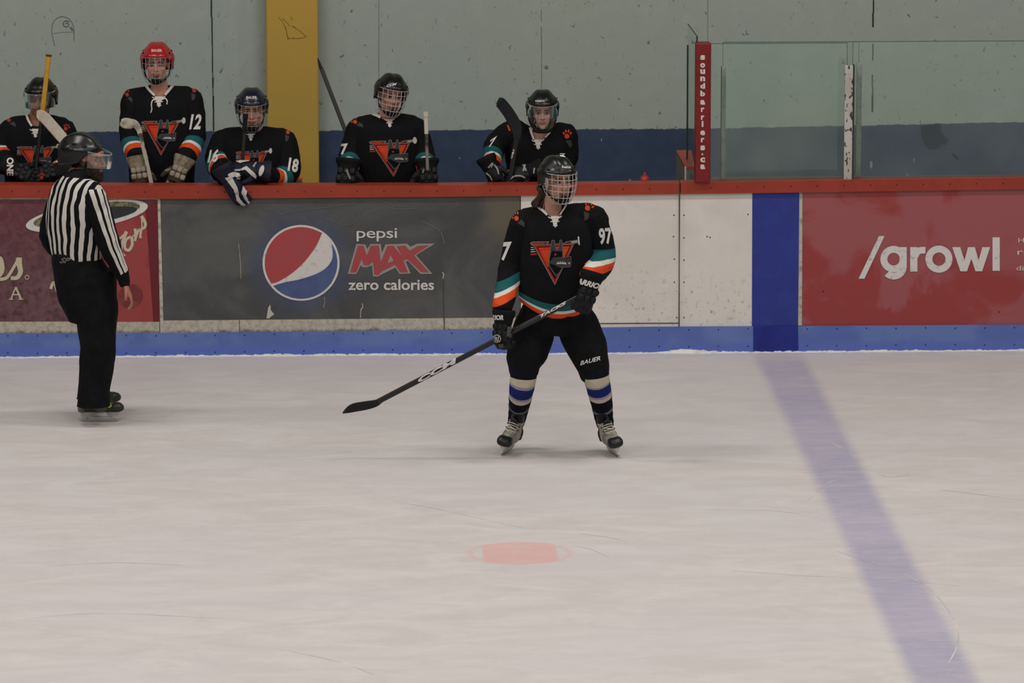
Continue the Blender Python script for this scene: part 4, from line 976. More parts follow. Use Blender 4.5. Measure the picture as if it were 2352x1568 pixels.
J = dict(neck=Wd(1268, 482, Y0), shL=Wd(1203, 515, Y0, .0), elL=Wd(1176, 612, Y0, .02), wrL=Wd(1154, 716, Y0, -.20), shR=Wd(1362, 503, Y0, .02), elR=Wd(1381, 592, Y0, .03), wrR=Wd(1354, 650, Y0, -.24),
         pelL=Wd(1238, 730, Y0), pelR=Wd(1318, 728, Y0), knL=Wd(1204, 848, Y0, -.08), knR=Wd(1366, 848, Y0, -.08))
bp = head_prims(hc, A, hs) + [limb([loc(hc, A, 0, -.02, -.05), J['neck'] + V((0, .01, .03)), J['neck'] + V((0, .02, -.06))], [.055, .058, .075], 16, 4),
      loft([(J['neck'] + V((0, .02, -.02)), V((.09, 0, 0)), V((0, .06, 0))), (Wd(1275, 525, Y0), V((.17, 0, 0)), V((0, .10, 0))), (Wd(1277, 620, Y0), V((.15, 0, 0)), V((0, .10, 0))), (Wd(1277, 735, Y0), V((.15, 0, 0)), V((0, .10, 0)))], 20)]
for a in ('L', 'R'):
    bp += [limb([J['sh' + a], J['el' + a], J['wr' + a]], [.055, .042, .030], 14, 4), ell(J['wr' + a], (.032, .032, .04))]
    bp += [limb([J['pel' + a], J['kn' + a], (aL if a == 'L' else aR)], [.085, .055, .038], 14, 4)]
body(sk, bp, hc, A, hs, dict(skin='b98a78', hair='2b1e16', brow='33241b', under='0f0f12', under_z=J['neck'].z - .035))
# jersey
tsec = [(Wd(1269, 478, Y0, .02), .075, .07), (Wd(1271, 492, Y0, .01), .15, .10), (Wd(1277, 512, Y0), .205, .135), (Wd(1278, 550, Y0), .222, .155), (Wd(1277, 620, Y0), .226, .16), (Wd(1278, 680, Y0), .232, .165), (Wd(1279, 722, Y0), .222, .16)]
T = torso(tsec, 8, [limb([J['neck'] + V((-.04, .02, -.03)), J['shL'] + V((.03, 0, .015))], [.06, .085], 16, 1), limb([J['neck'] + V((.04, .02, -.03)), J['shR'] + V((-.03, 0, .015))], [.06, .085], 16, 1)], fold=.007, seed=2, hemlift=.085, band_h=.092)
neckP = [(1231, 462), (1243, 478), (1256, 492), (1264, 497), (1282, 497), (1290, 490), (1301, 470), (1298, 440), (1240, 440)]
SL = sleeve([J['shL'], J['elL'], J['wrL'] + V((0, 0, .03))], [.088, .078, .060], .305, .40, seed=3, zb=(W(1178, 626, Y0).x, W(1178, 626, Y0).z)); SR = sleeve([J['shR'], J['elR'], J['wrR'] + V((.005, .03, .03))], [.088, .086, .066], .225, .0, seed=5, zb=(W(1380, 571, Y0).x, W(1380, 571, Y0).z))
preT = bvh((T, V((0, 0, 0)))); full = bvh((T, V((0, 0, 0))), (SL, V((0, 0, 0))), (SR, V((0, 0, 0))))
cut_neck(T, neckP, Y0 + .02)
jr = obj('jersey', join_meshes([T, SL, SR]), M_jer, sk, label='black jersey with teal, white and orange bands')
collar(jr, preT, [(1226, 463), (1236, 475), (1247, 484), (1257, 494)], 8, 5); collar(jr, preT, [(1301, 470), (1296, 479), (1290, 487), (1286, 494)], 4, 3)
laces(jr, full, 1275, 504, .95)
crest(jr, full, lambda x, y: (x, y), False)
digits(jr, full, textg('97', (1377, 562), (1407, 560), (1374, 524), bold=.035)); digits(jr, full, textg('97', (1133, 601), (1169, 598), (1140, 557), bold=.045))
paw(jr, full, 1184, 497, 1.15, -.5, sx=.8); paw(jr, full, 1352, 473, 1.15, .6)
# hockey pants
pv = [loft([(Wd(1278, 700, Y0), V((.20, 0, 0)), V((0, .14, 0))), (Wd(1277, 722, Y0), V((.225, 0, 0)), V((0, .16, 0))), (Wd(1276, 750, Y0), V((.235, 0, 0)), V((0, .16, 0))), (Wd(1276, 764, Y0), V((.17, 0, 0)), V((0, .13, 0)))], 28, 2.4)]
X_ = V((1, 0, 0))
for a, pts, rs in (('L', [(1230, 745, 0), (1217, 790, -.03), (1206, 826, -.07), (1204, 840, -.07)], [.125, .128, .112, .098]), ('R', [(1325, 745, 0), (1345, 790, -.03), (1361, 832, -.07), (1365, 852, -.07)], [.125, .124, .104, .092])):
    pv.append(limb([Wd(x, y, Y0, d) for x, y, d in pts], rs, 22, 4))
pm_ = blob(pv, .008, 2, .007, 7, 4, 1.2); pn = obj('hockey_pants', pm_, M_pants, sk)
decal('lettering', [textg('BAUER', (1333, 839), (1379, 827), (1333, 829), bold=.02, shear=.2)], obvh(pn), M_wt, pn, .003, 3, 'white lettering on the thigh')
sL = sock(sk, [Wd(1203, 832, Y0, -.08), Wd(1202, 866, Y0, -.09), Wd(1196, 905, Y0, -.04), aL + V((.01, -.01, .11)), aL + V((0, 0, .055))], [.088, .080, .072, .058, .053], .024)
sR = sock(sk, [Wd(1366, 836, Y0, -.08), Wd(1370, 866, Y0, -.09), Wd(1378, 903, Y0, -.04), aR + V((-.01, -.01, .11)), aR + V((0, 0, .055))], [.086, .078, .072, .058, .053], .008, None, 6)
M_bt = mat('boot_silver_grey', 'a09c90', .45, .35, '77746a', 12, .4, .6); M_cap = mat('toe_cap_black', '141412', .4, .4); M_hd = mat('holder_white', 'c9c5be', .35, .4); M_lc = mat('skate_lace_cream', 'bdb6a4', .8, .1)
skate(sk, hl, tl_, M_bt, M_cap, M_hd, M_lc, -.25, None, .98); skate(sk, hr, tr_, M_bt, M_cap, M_hd, M_lc, .23, None, .98)
hm = helmet(sk, hc, A, .97, M_hel); ht = obvh(hm)
decal('lettering', [textg('Reebok', (1290, 386), (1312, 387), (1290, 380), bold=.02, shear=.2)], ht, M_wt, hm, .002, 2); decal('sticker', [[(1287, 356), (1299, 358), (1298, 361), (1286, 359)]], ht, M_wt, hm, .002, 2)
cg = cage(hm, hc, A, .99, M_wire); chincup(hm, hc, A, .97, M_black_m)
obj('cheek_plate', blob([ell(loc(hc, A, -.098, .055, .0), (.008, .022, .04), A)], .004, 1), mat('clear_plastic_grey', '86827a', .3, .4), hm)
# long brown hair falling behind the collar
hp = []
for i in range(26):
    u = random.random(); w_ = random.random(); a = loc(hc, A, -.045 - .05 * u, -.03 - .05 * w_, -.035 - .02 * u); px = 1228 + 24 * u + random.uniform(-3, 3)
    b = Wd(px + 6 * (1 - u), 452 + 5 * w_, Y0, -.02 + .05 * w_); c = Wd(px - 1, 474 + 14 * random.random(), Y0, -.03 + .06 * w_)
    hp.append(limb([a, b, b * .4 + c * .6 + V((random.uniform(-.03, .015), 0, 0)), c + V((random.uniform(-.02, .015), 0, 0))], [.012, .011, .006, .001], 7, 4))
obj('hair', merge(hp), mat('hair_brown', '2d2019', .6, .3, '4a3626', 40, stretch=(8, 8, 1)), sk, True, 'long brown hair')
# stick and gloves
sb, sh_ = Wd(1356, 668, Y0, -.27), Wd(868, 922, Y0, -.10)
bp_ = [(Wd(876, 919, Y0, -.10), .014), (Wd(862, 926, Y0, -.10), .022), (Wd(840, 931, Y0, -.10), .027), (Wd(812, 936, Y0, -.13), .027), (Wd(798, 942, Y0, -.16), .018), (Wd(787, 948.5, Y0, -.18), .003)]
M_shaft = mat('shaft_black_gloss', '141414', .3, .45); M_bl = mat('blade_black', '17171a', .6, .25)
st = stick('hockey_stick', 'long black composite stick held low across the body of the skater on the ice', sb, sh_, bp_, M_shaft, M_bl, .0145, .010)
shaft_ = [c for c in st.children if c.name.startswith('shaft')][0]; sht = obvh(shaft_)
decal('lettering', [textg('CCM', (962, 879), (1052, 831), (957, 870), bold=.05, shear=.2)], sht, M_wt, shaft_, .0015, 3, 'pale lettering low on the shaft')
decal('lettering', [textg('TACKS', (1241, 730), (1302, 697), (1239, 724), bold=.06, shear=.3)], sht, M_wt, shaft_, .0015, 3, 'white lettering below the top hand')
decal('stripe', [stroke([(1195, 751), (1238, 728)], 1.2)], sht, mat('stripe_green', '4b5a50', .5, .3), shaft_, .0015, 3)
dS = (sh_ - sb).normalized()
gR = glove(sk, Wd(1352, 660, Y0, -.31), (-.28, -.12, -.95), (.25, -.95, .15), 1, 1.12, (28, 52, 48), M_glk, M_glk, M_gcf, cufflen=.085, thumbdir=(-.8, -.3, -.5))
gL = glove(sk, Wd(1156, 742, Y0, -.245), (-.06, -.12, -1), (-.55, -.82, .05), -1, 1.05, (18, 50, 50), M_glk, M_glk, M_gcf, cufflen=.07, thumbdir=(.85, -.2, -.5))
for g_, tx in ((gR, textg('WARRIOR', (1309, 646), (1384, 667), (1313, 633), bold=.05, shear=.25)), (gL, textg('WARRIOR', (1103, 734), (1157, 735), (1103, 722), bold=.05, shear=.15))):
    cf = [c for c in g_.children if c.name.startswith('cuff')][0]; decal('lettering', [tx], obvh(cf), M_wt, cf, .003, 3, 'white lettering')
gt = obvh(gL)
decal('badge', [ring(1142.5, 777, 8.8, 7.4, 20), stroke([(1139, 772), (1139, 780), (1142, 782), (1142, 773)], 1.6, None, 1), stroke([(1143, 782), (1145.5, 781), (1146, 772)], 1.6, None, 1)], gt, M_wt, gL, .009, 2, 'white round badge')
decal('palm_patch', [[(1165, 750), (1176, 749), (1172, 762), (1163, 775)], [(1168, 766), (1180, 766), (1186, 774), (1176, 778), (1166, 772)], [(1146, 790), (1157, 788), (1158, 797), (1150, 798)]], gt, mat('palm_grey', '4a4a46', .8, .1), gL, .010, 3)
# ================================================================== THE REFEREE
Y1 = -2.4
G1 = G(180, 968); rf = thing('person', 'bearded referee in black and white stripes seen from behind, looking right', 'person', V((W(225, 968, Y1).x, G1.y, 0)))
A1 = basis(74, 6, 0); h1 = Wd(203, 366, Y1, .02); hs1 = 1.02; h1c = loc(h1, A1, 0, -.052, .006)
rt = G1.y + 0
jn = dict(neck=Wd(172, 412, Y1), shR=Wd(216, 452, Y1, -.12), elR=Wd(249, 556, Y1, -.13), wrR=Wd(284, 640, Y1, -.12), shL=Wd(142, 446, Y1, .12), elL=Wd(117, 540, Y1, .16), wrL=Wd(150, 590, Y1, .26))
hn = Wd(287, 655, Y1, -.12)
bp = head_prims(h1, A1, hs1) + [limb([loc(h1, A1, 0, -.03, -.05), jn['neck'] + V((.02, 0, .03)), jn['neck'] + V((-.01, 0, -.08))], [.058, .064, .085], 16, 4),
      loft([(jn['neck'] + V((0, 0, -.03)), V((.09, 0, 0)), V((0, .08, 0))), (Wd(172, 470, Y1), V((.13, 0, 0)), V((0, .13, 0))), (Wd(175, 560, Y1), V((.12, 0, 0)), V((0, .12, 0))), (Wd(195, 650, Y1), V((.13, 0, 0)), V((0, .13, 0)))], 20),
      limb([jn['shR'], jn['elR'], jn['wrR'], hn], [.05, .040, .027, .026], 14, 4), limb([jn['shL'], jn['elL'], jn['wrL']], [.05, .040, .027], 14, 4), ell(jn['wrL'], (.04, .03, .04))]
hd = (Wd(300, 682, Y1, -.13) - hn).normalized(); side_ = V((0, 1, 0)); nrm_ = hd.cross(side_).normalized()
bp.append(loft([(hn - hd * .01, side_ * .028, nrm_ * .020), (hn + hd * .03, side_ * .038, nrm_ * .018), (hn + hd * .075, side_ * .040, nrm_ * .015), (hn + hd * .09, side_ * .034, nrm_ * .010)], 16, 2.4))
for i, (q, ln) in enumerate(((-.030, .9), (-.010, 1.05), (.010, 1.0), (.029, .8))):
    a = hn + hd * .082 + side_ * q; b = a + (hd - nrm_ * .25).normalized() * .034 * ln; c = b + (hd - nrm_ * .9).normalized() * .026 * ln; d_ = c + (hd * .4 - nrm_).normalized() * .022 * ln
    bp.append(limb([a, b, c, d_], [.0098, .0092, .0085, .0075], 10, 2))
tb_ = hn + hd * .025 - side_ * .028 - nrm_ * .004
bp.append(limb([tb_, tb_ + (hd - side_ * .5 - nrm_ * .5).normalized() * .035, tb_ + (hd - side_ * .5 - nrm_ * .5).normalized() * .035 + (hd - nrm_ * .5).normalized() * .028], [.0125, .0105, .009], 10, 3))
hip = Wd(194, 650, Y1); kn1 = Wd(222, 775, Y1, -.06); an1 = V((W(213, 930, Y1 - .02).x, G1.y, .13)); an2 = an1 + V((-.03, .24, 0))
for k_, a_ in ((kn1, an1), (kn1 + V((-.0, .2, 0)), an2)): bp.append(limb([hip + V((0, (a_.y - hip.y) * .5, 0)), k_, a_], [.09, .058, .04], 14, 4))
body(rf, bp, h1, A1, hs1, dict(skin='9a6452', hair='241a12', brow='2c2017', beard='33261b', under='0c0c0e', under_z=-9, lip='8a5548'), .0045)
fwd1 = V((.72, .69, 0)); lat1 = V((.69, -.72, 0)); psi1 = math.degrees(math.atan2(fwd1.x, -fwd1.y))
ts = [(Wd(176, 405, Y1), .08, .08), (Wd(176, 420, Y1), .14, .11), (Wd(175, 445, Y1), .19, .135), (Wd(172, 490, Y1), .20, .15), (Wd(172, 540, Y1), .185, .145), (Wd(175, 580, Y1), .165, .135), (Wd(178, 592, Y1), .160, .13)]
Tm = torso(ts, psi1, [limb([jn['neck'] + V((.02, -.03, -.04)), jn['shR'] + V((-.02, .02, .02))], [.06, .08], 16, 1), limb([jn['neck'] + V((-.02, .03, -.04)), jn['shL'] + V((.02, -.02, .0))], [.06, .075], 16, 1)], .007, .009, 11, 0, None, 2.2)
def fold_w(p): return .010 * noise.noise(V((p.x * 6, p.y * 6, p.z * 9))) + .006 * noise.noise(V((p.x * 16, p.y * 16, p.z * 20 + 3)))
c0 = Wd(175, 500, Y1); bd = []; zsh_ = jn['shR'].z
for v in Tm.vertices:
    q = v.co - c0; q.x -= (c0.z - v.co.z) * -.012; a_ = math.atan2(q.dot(lat1), -q.dot(fwd1)) * .158; k_ = max(0, min(1, (v.co.z - zsh_ + .30) / .22)); k_ = k_ * k_ * (3 - 2 * k_)
    L_ = a_ * (1 - k_) + q.dot(lat1) * k_ + fold_w(v.co); bd.append(math.sin(2 * math.pi * L_ / .051 + .6))
Tm.attributes['band'].data.foreach_set('value', bd)
def ref_sleeve(path, rad, seed, near):
    pts = [V(a[:3]) for a in catmull([list(p) for p in path], 5)]; me = blob([limb(path, rad, 22, 5)], .0065, 2, .007, 11, seed, 1.3); bd = []
    for v in me.vertices:
        e, s_, c = along(pts, v.co); d = v.co.x - c.x + (v.co.z - c.z) * .36 + .006 * noise.noise(V((0, s_ * 14, seed)))
        tot = s_ / (sum((b - a).length for a, b in zip(pts, pts[1:]))); sc_ = 1 - .45 * tot
        f = -1
        if near: f = max(.0155 * sc_ - abs(d - .006), .013 * sc_ - abs(d - .054 * sc_), .005 - abs(d - .080 * sc_))
        bd.append(f * 60 if tot < .93 else -1)
    set_attr(me, 'band', bd); return me
SRm = ref_sleeve([jn['shR'] + V((0, 0, -.01)), jn['elR'], jn['wrR']], [.080, .070, .040], 12, True); SLm = ref_sleeve([jn['shL'], jn['elL'], jn['wrL']], [.075, .070, .045], 13, False)
n = N('referee_stripes'); at = n.attr('band'); nz = n.noise((1, 1, 1), 400, 2)
M_ref = n.done(n.mix(n.ramp(at.outputs['Fac'], -.03, .03), lin('0e0e11'), lin('bdb8b0')), .85, .12, nz, .3, .001)
rj = obj('striped_shirt', join_meshes([Tm, SRm, SLm]), M_ref, rf, label='black and white vertically striped shirt')
obj('neck_warmer', blob([limb([loc(h1, A1, 0, -.055, -.085), jn['neck'] + V((.03, 0, .03)), jn['neck'] + V((0, 0, -.03))], [.056, .070, .09], 18, 4)], .006, 2), M_gcf, rf)
obj('sleeve_cuff', blob([limb([jn['wrR'] - (hn - jn['wrR']).normalized() * .06, jn['wrR'] + (hn - jn['wrR']).normalized() * .025], [.042, .036], 16, 1)], .005, 2), M_gcf, rf)
# trousers
pv = [loft([(Wd(174, 578, Y1), V((.15, 0, 0)), V((0, .14, 0))), (Wd(178, 600, Y1), V((.165, 0, 0)), V((0, .15, 0))), (Wd(192, 640, Y1), V((.185, 0, 0)), V((0, .17, 0))), (Wd(203, 690, Y1), V((.180, 0, 0)), V((0, .17, 0))), (Wd(213, 735, Y1), V((.150, 0, 0)), V((0, .15, 0)))], 28, 2.3),
      loft([(Wd(228, 620, Y1), V((.10, 0, 0)), V((0, .12, 0))), (Wd(232, 700, Y1), V((.105, 0, 0)), V((0, .13, 0))), (Wd(228, 770, Y1), V((.105, 0, 0)), V((0, .11, 0)))], 20)]
for dy, dx, tp in ((-.06, 0, 1), (.20, .0, .97)):
    pv.append(limb([Wd(213 + dx, 700, Y1, dy * .6), Wd(224 + dx, 770, Y1, dy), Wd(223 + dx, 830, Y1, dy), Wd(216 + dx, 890, Y1, dy), Wd(213 + dx, 935, Y1, dy)], [.13, .112, .105, .097, .102], 22, 4))
tm_ = blob(pv, .008, 2, .009, 7, 14, 1.5); zh_ = W(213, 927, Y1).z
for v in tm_.vertices:
    if v.co.z < zh_: v.co.z = zh_ + (v.co.z - zh_) * .04
tr = obj('trousers', tm_, M_pants, rf, label='black trousers'); tt_ = obvh(tr)
decal('lettering', [textg('SP', (137, 604), (159, 604), (141, 592), bold=.02, shear=.2)], obvh(tr, rj), mat('logo_grey', '8b8984', .6, .2), tr, .003, 2, 'small pale lettering at the waist')
decal('lettering_fill', [textg('SP', (138.5, 603), (158, 603), (142, 593.5), bold=-.02, shear=.2)], obvh(tr, rj), M_pants, tr, .004, 2)
M_rb = mat('boot_dark_green', '23251c', .4, .4); M_rg = mat('boot_grey_panel', '5a5d58', .5, .3, '474a46', 30); M_hd2 = mat('holder_scuffed', 'b9b5ae', .35, .4, '6a6660', 40, .55, .7)
f1a, f1b = G1 + V((.005, 0, 0)), G(276, 967.5); f1b.y = G1.y
ks = skate(rf, f1a, f1b, M_rb, M_rb, M_hd2, mat('lace_dark', '2a2a24', .8, .1), 0, None, .94, 0, M_gcf, M_rg)
decal('flash', [[(244, 929), (252, 926), (258, 932), (250, 937)]], obvh(ks), mat('flash_yellow', '9aa83a', .5, .3), ks, .003, 2, 'yellow-green flash'); decal('panel', [[(214, 930), (236, 928), (246, 938), (240, 946), (222, 944), (212, 938)]], obvh(ks), M_rg, ks, .002, 2)
skate(rf, f1a + V((.03, .20, 0)), f1a + V((.215, .36, 0)), M_rb, M_rb, M_hd2, MC['lace_dark'], 0, None, .94, 0, M_gcf, M_rg)
obj('beard', blob([ell(loc(h1, A1, 0, .052, -.088), (.052, .050, .036), A1), ell(loc(h1, A1, 0, .078, -.105), (.032, .028, .030), A1), ell(loc(h1, A1, 0, .088, -.074), (.024, .014, .010), A1)] +
    [ell(loc(h1, A1, q_ * .058, .025, -.055), (.014, .030, .042), A1) for q_ in (-1, 1)], .005, 1, .004, 60), mat('beard_dark', '2a2018', .9, .1, '3a2c20', 60), rf)
hm1 = helmet(rf, h1c, A1, .98, M_hel, drop=.008); visor(hm1, h1, A1, .97, .052, -.040, 80)
obj('visor_clip', limb([loc(h1, A1, *(V(cp(.05, math.radians(a_))) * .97)) for a_ in range(-70, 71, 14)], [.003] * 11, 8, 1), mat('visor_clip', '8f8f8c', .25, .6), hm1, True)
decal('lettering', [textg('BAUER', (171, 345), (192, 345), (171, 341), bold=.0)], obvh(hm1), mat('logo_grey', '8b8984', .6, .2), hm1, .002, 2)
for q_ in ((.0), ): obj('ear_loop', blob([ell(loc(h1, A1, .094, -.005, -.035), (.008, .030, .035), A1)], .004, 1), mat('clear_plastic_grey', '86827a', .3, .4), hm1)
# ================================================================== THE BENCH
def wearer(label, px, Yb, head, psi_h, pit, rol, neck, tsecs, psi_t, arms, bands, hcol, face, neckP=None, seed=0, hs=.98, capm=None, legs=True, tones=None, slants=(0, 0), srad=((.082, .078, .058), (.082, .078, .058)), hlab=None):
    t = thing('person', label, 'person', V((W(px, 420, Yb).x, Yb, .22)))
    A = basis(psi_h, pit, rol); hc = Wd(head[0], head[1], Yb, head[2]); nk = Wd(neck[0], neck[1], Yb, neck[2])
    sec = [(Wd(a, b, Yb, c), rx, ry) for a, b, c, rx, ry in tsecs]; lo = sec[-1][0]
    P = head_prims(hc, A, hs) + [limb([loc(hc, A, 0, -.02, -.05), nk + V((0, .01, .03)), nk + V((0, .02, -.07))], [.055, .058, .08], 16, 4)]
    X = basis(psi_t)[0]
    body_secs = [(c, X * max(.05, rx - .05), basis(psi_t)[1] * max(.05, ry - .035)) for c, rx, ry in sec]
    stand = legs == 'stand'; hipz = .98 if stand else .74; hip = V((lo.x, Yb + (.05 if stand else .40), hipz))
    P.append(loft(body_secs + [(hip, X * .14, V((0, -.11, 0)))], 20))
    jo = []
    for k, ar in enumerate(arms): jo.append([Wd(a, b, Yb, c) for a, b, c in ar]); P.append(limb(jo[-1], [.052] + [.042] * (len(ar) - 2) + [.030], 14, 4))
    lg = []
    for q in (-1, 1):
        h_ = hip + X * q * .1; kn = h_ + V((q * .05, -.02, -.42)) if stand else V((h_.x + q * .06, max(.27, Yb - .06), .70)); an = V((kn.x, kn.y + .03, .34)); lg.append((h_, kn, an)); P.append(limb([h_, kn, an], [.085, .06, .042], 14, 4))
    tn = dict(skin='b58170', hair='1e1612', brow='2a1d16', under='101013', under_z=nk.z - .04); tn.update(tones or {})
    body(t, P, hc, A, hs, tn, .0052)
    T = torso(sec, psi_t, [limb([nk + X * q * .04 + V((0, .02, -.03)), jo[i][0] - X * q * .03 + V((0, 0, .012))], [.058, .082], 16, 1) for i, q in ((0, -1), (1, 1))], fold=.007, seed=seed)
    S = [sleeve(jo[i], list(srad[i]), bands[i], slants[i], seed=seed + i) for i in (0, 1)]
    pre = bvh((T, V((0, 0, 0)))); full = bvh(*[(m_, V((0, 0, 0))) for m_ in [T] + S])
    if neckP: cut_neck(T, neckP, Yb)
    jr = obj('jersey', join_meshes([T] + S), M_jer, t, label='black jersey with teal, white and orange bands')
    pv = [loft([(lo + V((0, .02, .10)), X * .19, V((0, -.14, 0))), (hip + V((0, 0, .08)), X * .20, V((0, -.15, 0))), (hip, X * .19, V((0, -.14, 0)))], 24, 2.3)] + [limb([a, a * .3 + b * .7, b], [.125, .115, .098], 18, 4) for a, b, c in lg]
    obj('hockey_pants', blob(pv, .012, 2), M_pants, t)
    for a, b, c in lg:
        me = blob([limb([b, b * .5 + c * .5 + V((0, .02, 0)), c], [.08, .068, .052], 16, 4)], .01, 2); set_attr(me, 'band', [b.z - v.co.z for v in me.vertices]); obj('sock', me, M_sock, t)
        obj('skate', blob([loft([(c + V((0, -.05, -.118)), V((.008, 0, 0)), V((0, .14, 0))), (c + V((0, -.05, -.06)), V((.035, 0, 0)), V((0, .14, 0))), (c + V((0, -.05, -.02)), V((.045, 0, 0)), V((0, .14, 0))), (c + V((0, 0, .02)), V((.042, 0, 0)), V((0, .08, 0))), (c + V((0, .01, .08)), V((.045, 0, 0)), V((0, .06, 0)))], 18)], .008, 1), M_cap, t)
    hm = helmet(t, hc, A, hs, hcol, drop=.0)
    if face == 'cage': cage(hm, hc, A, hs * 1.02, capm or M_wire2, r=.0018, az=(-76, -58, -38, -20, 0, 20, 38, 58, 76), hz=(.062, .02, -.03, -.075, -.124)); chincup(hm, hc, A, hs, M_black_m)
    elif face == 'grid': cage(hm, hc, A, hs * 1.02, capm or M_wire); chincup(hm, hc, A, hs, M_black_m)
    elif face == 'half': visor(hm, hc, A, hs * 1.03, .058, -.035)
    elif face == 'full': visor(hm, hc, A, hs * 1.02, .058, -.118); obj('chin_strap', limb([loc(hc, A, *cp(-.118, math.radians(a_))) for a_ in range(-70, 71, 14)], [.007] * 11, 8, 1), M_black_m, hm, True)
    return t, jr, hm, full, pre, hc, A
def aff(p0, q0, p1, q1, p2, q2):
    """affine map taking the crest's three corners to three points"""
    a = Matrix(((p0[0], p0[1], 1), (p1[0], p1[1], 1), (p2[0], p2[1], 1))).inverted(); u = a @ V((q0[0], q1[0], q2[0])); v = a @ V((q0[1], q1[1], q2[1]))
    return lambda x, y: (u[0] * x + u[1] * y + u[2], v[0] * x + v[1] * y + v[2])
C0, C1, C2 = (1227, 563.5), (1317, 558.5), (1274.5, 651)
def cuffof(g): return [c for c in g.children if c.name.startswith('cuff')][0]
# --- man in the red helmet, standing
Yb = .50
B2, j2, h2, f2, pr2, hc2, A2 = wearer('player standing at the red rail in a bright red helmet and number 12 jersey', 372, Yb, (361, 149, -.03), -4, 0, 0, (366, 205, 0),
    [(366, 200, .02, .08, .075), (368, 214, .01, .15, .105), (371, 235, 0, .215, .14), (372, 285, 0, .235, .155), (372, 350, 0, .225, .155), (372, 430, 0, .215, .15)], 0,
    [[(306, 232, 0), (302, 318, -.06), (322, 372, -.24)], [(438, 230, 0), (446, 318, -.06), (416, 376, -.24)]], (.285, .285), mat('helmet_red', '9c1a20', .25, .5, '8b161c', 4, bs=.02), 'cage',
    [(327, 186), (340, 205), (352, 220), (363, 229), (372, 228), (382, 218), (396, 200), (403, 184), (398, 175), (330, 175)], 21, .98, legs='stand', tones=dict(under='aaa39b', skin='bd8674'), slants=(-.1, .1))
collar(j2, pr2, [(329, 182), (334, 195), (343, 207), (355, 219)], 8, 5); collar(j2, pr2, [(402, 180), (399, 193), (390, 205), (379, 218)], 8, 5)
laces(j2, f2, 365, 229, .9, True)
crest(j2, f2, aff(C0, (332, 285), C1, (410, 281), C2, (370, 354)))
digits(j2, f2, textg('12', (434, 297), (460, 297), (438, 262), bold=.035, shear=.1)); paw(j2, f2, 291, 214, .85, -.3, mat('paw_red', '92352a', .7, .15), sx=.8); paw(j2, f2, 448, 204, .9, .6, MC['paw_red'])
decal('lettering', [tbox('BAUER', 348, 113, 372, 119, bold=.02)], obvh(h2), M_wt, h2, .002, 2)
M_tan = mat('glove_tan', '8c8272', .6, .25, '6b6354', 24); M_tdk = mat('glove_tan_dark', '3c352d', .8, .1); M_tcf = mat('glove_cuff_tan', '857a68', .7, .2, '5d5446', 20)
g1 = glove(B2, Wd(318, 384, Yb, -.30), (.12, -.25, -.85), (-.05, -.95, .3), 1, 1.12, (30, 55, 40), M_tdk, M_tan, M_tcf, cufflen=.06, label='tan glove with segmented finger rolls')
g2 = glove(B2, Wd(416, 384, Yb, -.30), (-.35, -.25, -.8), (.05, -.95, .3), -1, 1.12, (28, 50, 40), M_tdk, M_tan, M_tcf, cufflen=.06, label='tan glove with segmented finger rolls')
ys_ = Yb - .37
stick('hockey_stick', 'taped worn white blade of the stick held upright by the red-helmeted player', Wd(352, 440, Yb, -.36), Wd(322, 306, Yb, -.36), [(Wd(322.5, 310, Yb, -.36), .016), (Wd(318, 295, Yb, -.36), .020), (Wd(309, 285, Yb, -.37), .028), (Wd(296, 284, Yb, -.38), .036), (Wd(284, 282, Yb, -.39), .034), (Wd(277, 280, Yb, -.39), .020)],
      mat('shaft_worn_white', 'a39c90', .6, .2, '4a453e', 18, .55, .62, stretch=(1, 1, .4)), mat('blade_worn_white', 'b3aa9a', .8, .1, '8b8272', 22), .0125, .010)
# --- leftmost player, yellow stick in front of his face
Yb = .48
B1, j1, h1b, f1, pr1, hc1, A1b = wearer('leftmost player, clear half visor, partly hidden behind a yellow stick and the referee', 90, Yb, (94, 230, -.02), -12, 2, 0, (88, 272, 0),
    [(88, 266, .02, .08, .075), (88, 280, .01, .15, .105), (86, 298, 0, .205, .14), (84, 340, 0, .225, .155), (84, 400, 0, .215, .155), (84, 450, 0, .20, .15)], 0,
    [[(24, 300, 0), (2, 352, -.04), (26, 384, -.26)], [(148, 300, 0), (160, 360, -.05), (120, 398, -.26)]], (.13, .30), M_hel, 'half',
    [(58, 262), (68, 280), (78, 292), (90, 292), (100, 280), (108, 262), (100, 255), (66, 255)], 31, .98, tones=dict(skin='94654f', under='1a1512'), srad=((.08, .078, .055), (.075, .07, .052)))
collar(j1, pr1, [(61, 264), (65, 276), (73, 290)], 6, 4); laces(j1, f1, 81, 302, .75)
crest(j1, f1, aff(C0, (46, 342), C1, (122, 340), C2, (86, 402))); paw(j1, f1, 19, 273, .8, -.4, MC['paw_red']); paw(j1, f1, 152, 292, .8, .5, MC['paw_red'])
g = glove(B1, Wd(36, 390, Yb, -.30), (.9, -.15, -.45), (-.1, -.9, .5), 1, 1.08, (22, 40, 40), M_glk, M_glk, M_gcf, cufflen=.095)
decal('lettering', [textg('ONE', (15, 362), (15, 403), (31, 362), bold=.04)], obvh(cuffof(g), g), M_wt, g, .004, 3)
g = glove(B1, Wd(128, 394, Yb, -.30), (-1, -.1, -.15), (0, -.85, .5), -1, 1.08, (22, 40, 40), M_glk, M_glk, M_gcf, cufflen=.08); paw(g, obvh(g), 95, 404, .75, 0, MC['paw_red'], False)
M_yel = mat('shaft_yellow', 'a97f22', .5, .3, 'b98c2a', 8, bs=.05)
ys1 = stick('hockey_stick', 'yellow wooden stick shaft standing upright in front of the leftmost face', Wd(112, 127, Yb, -.25), Wd(96.5, 268, Yb, -.265), None, M_yel, M_yel, .0145, .012, .006, mat('butt_dark', '4a3a18', .8, .1), knob=False)
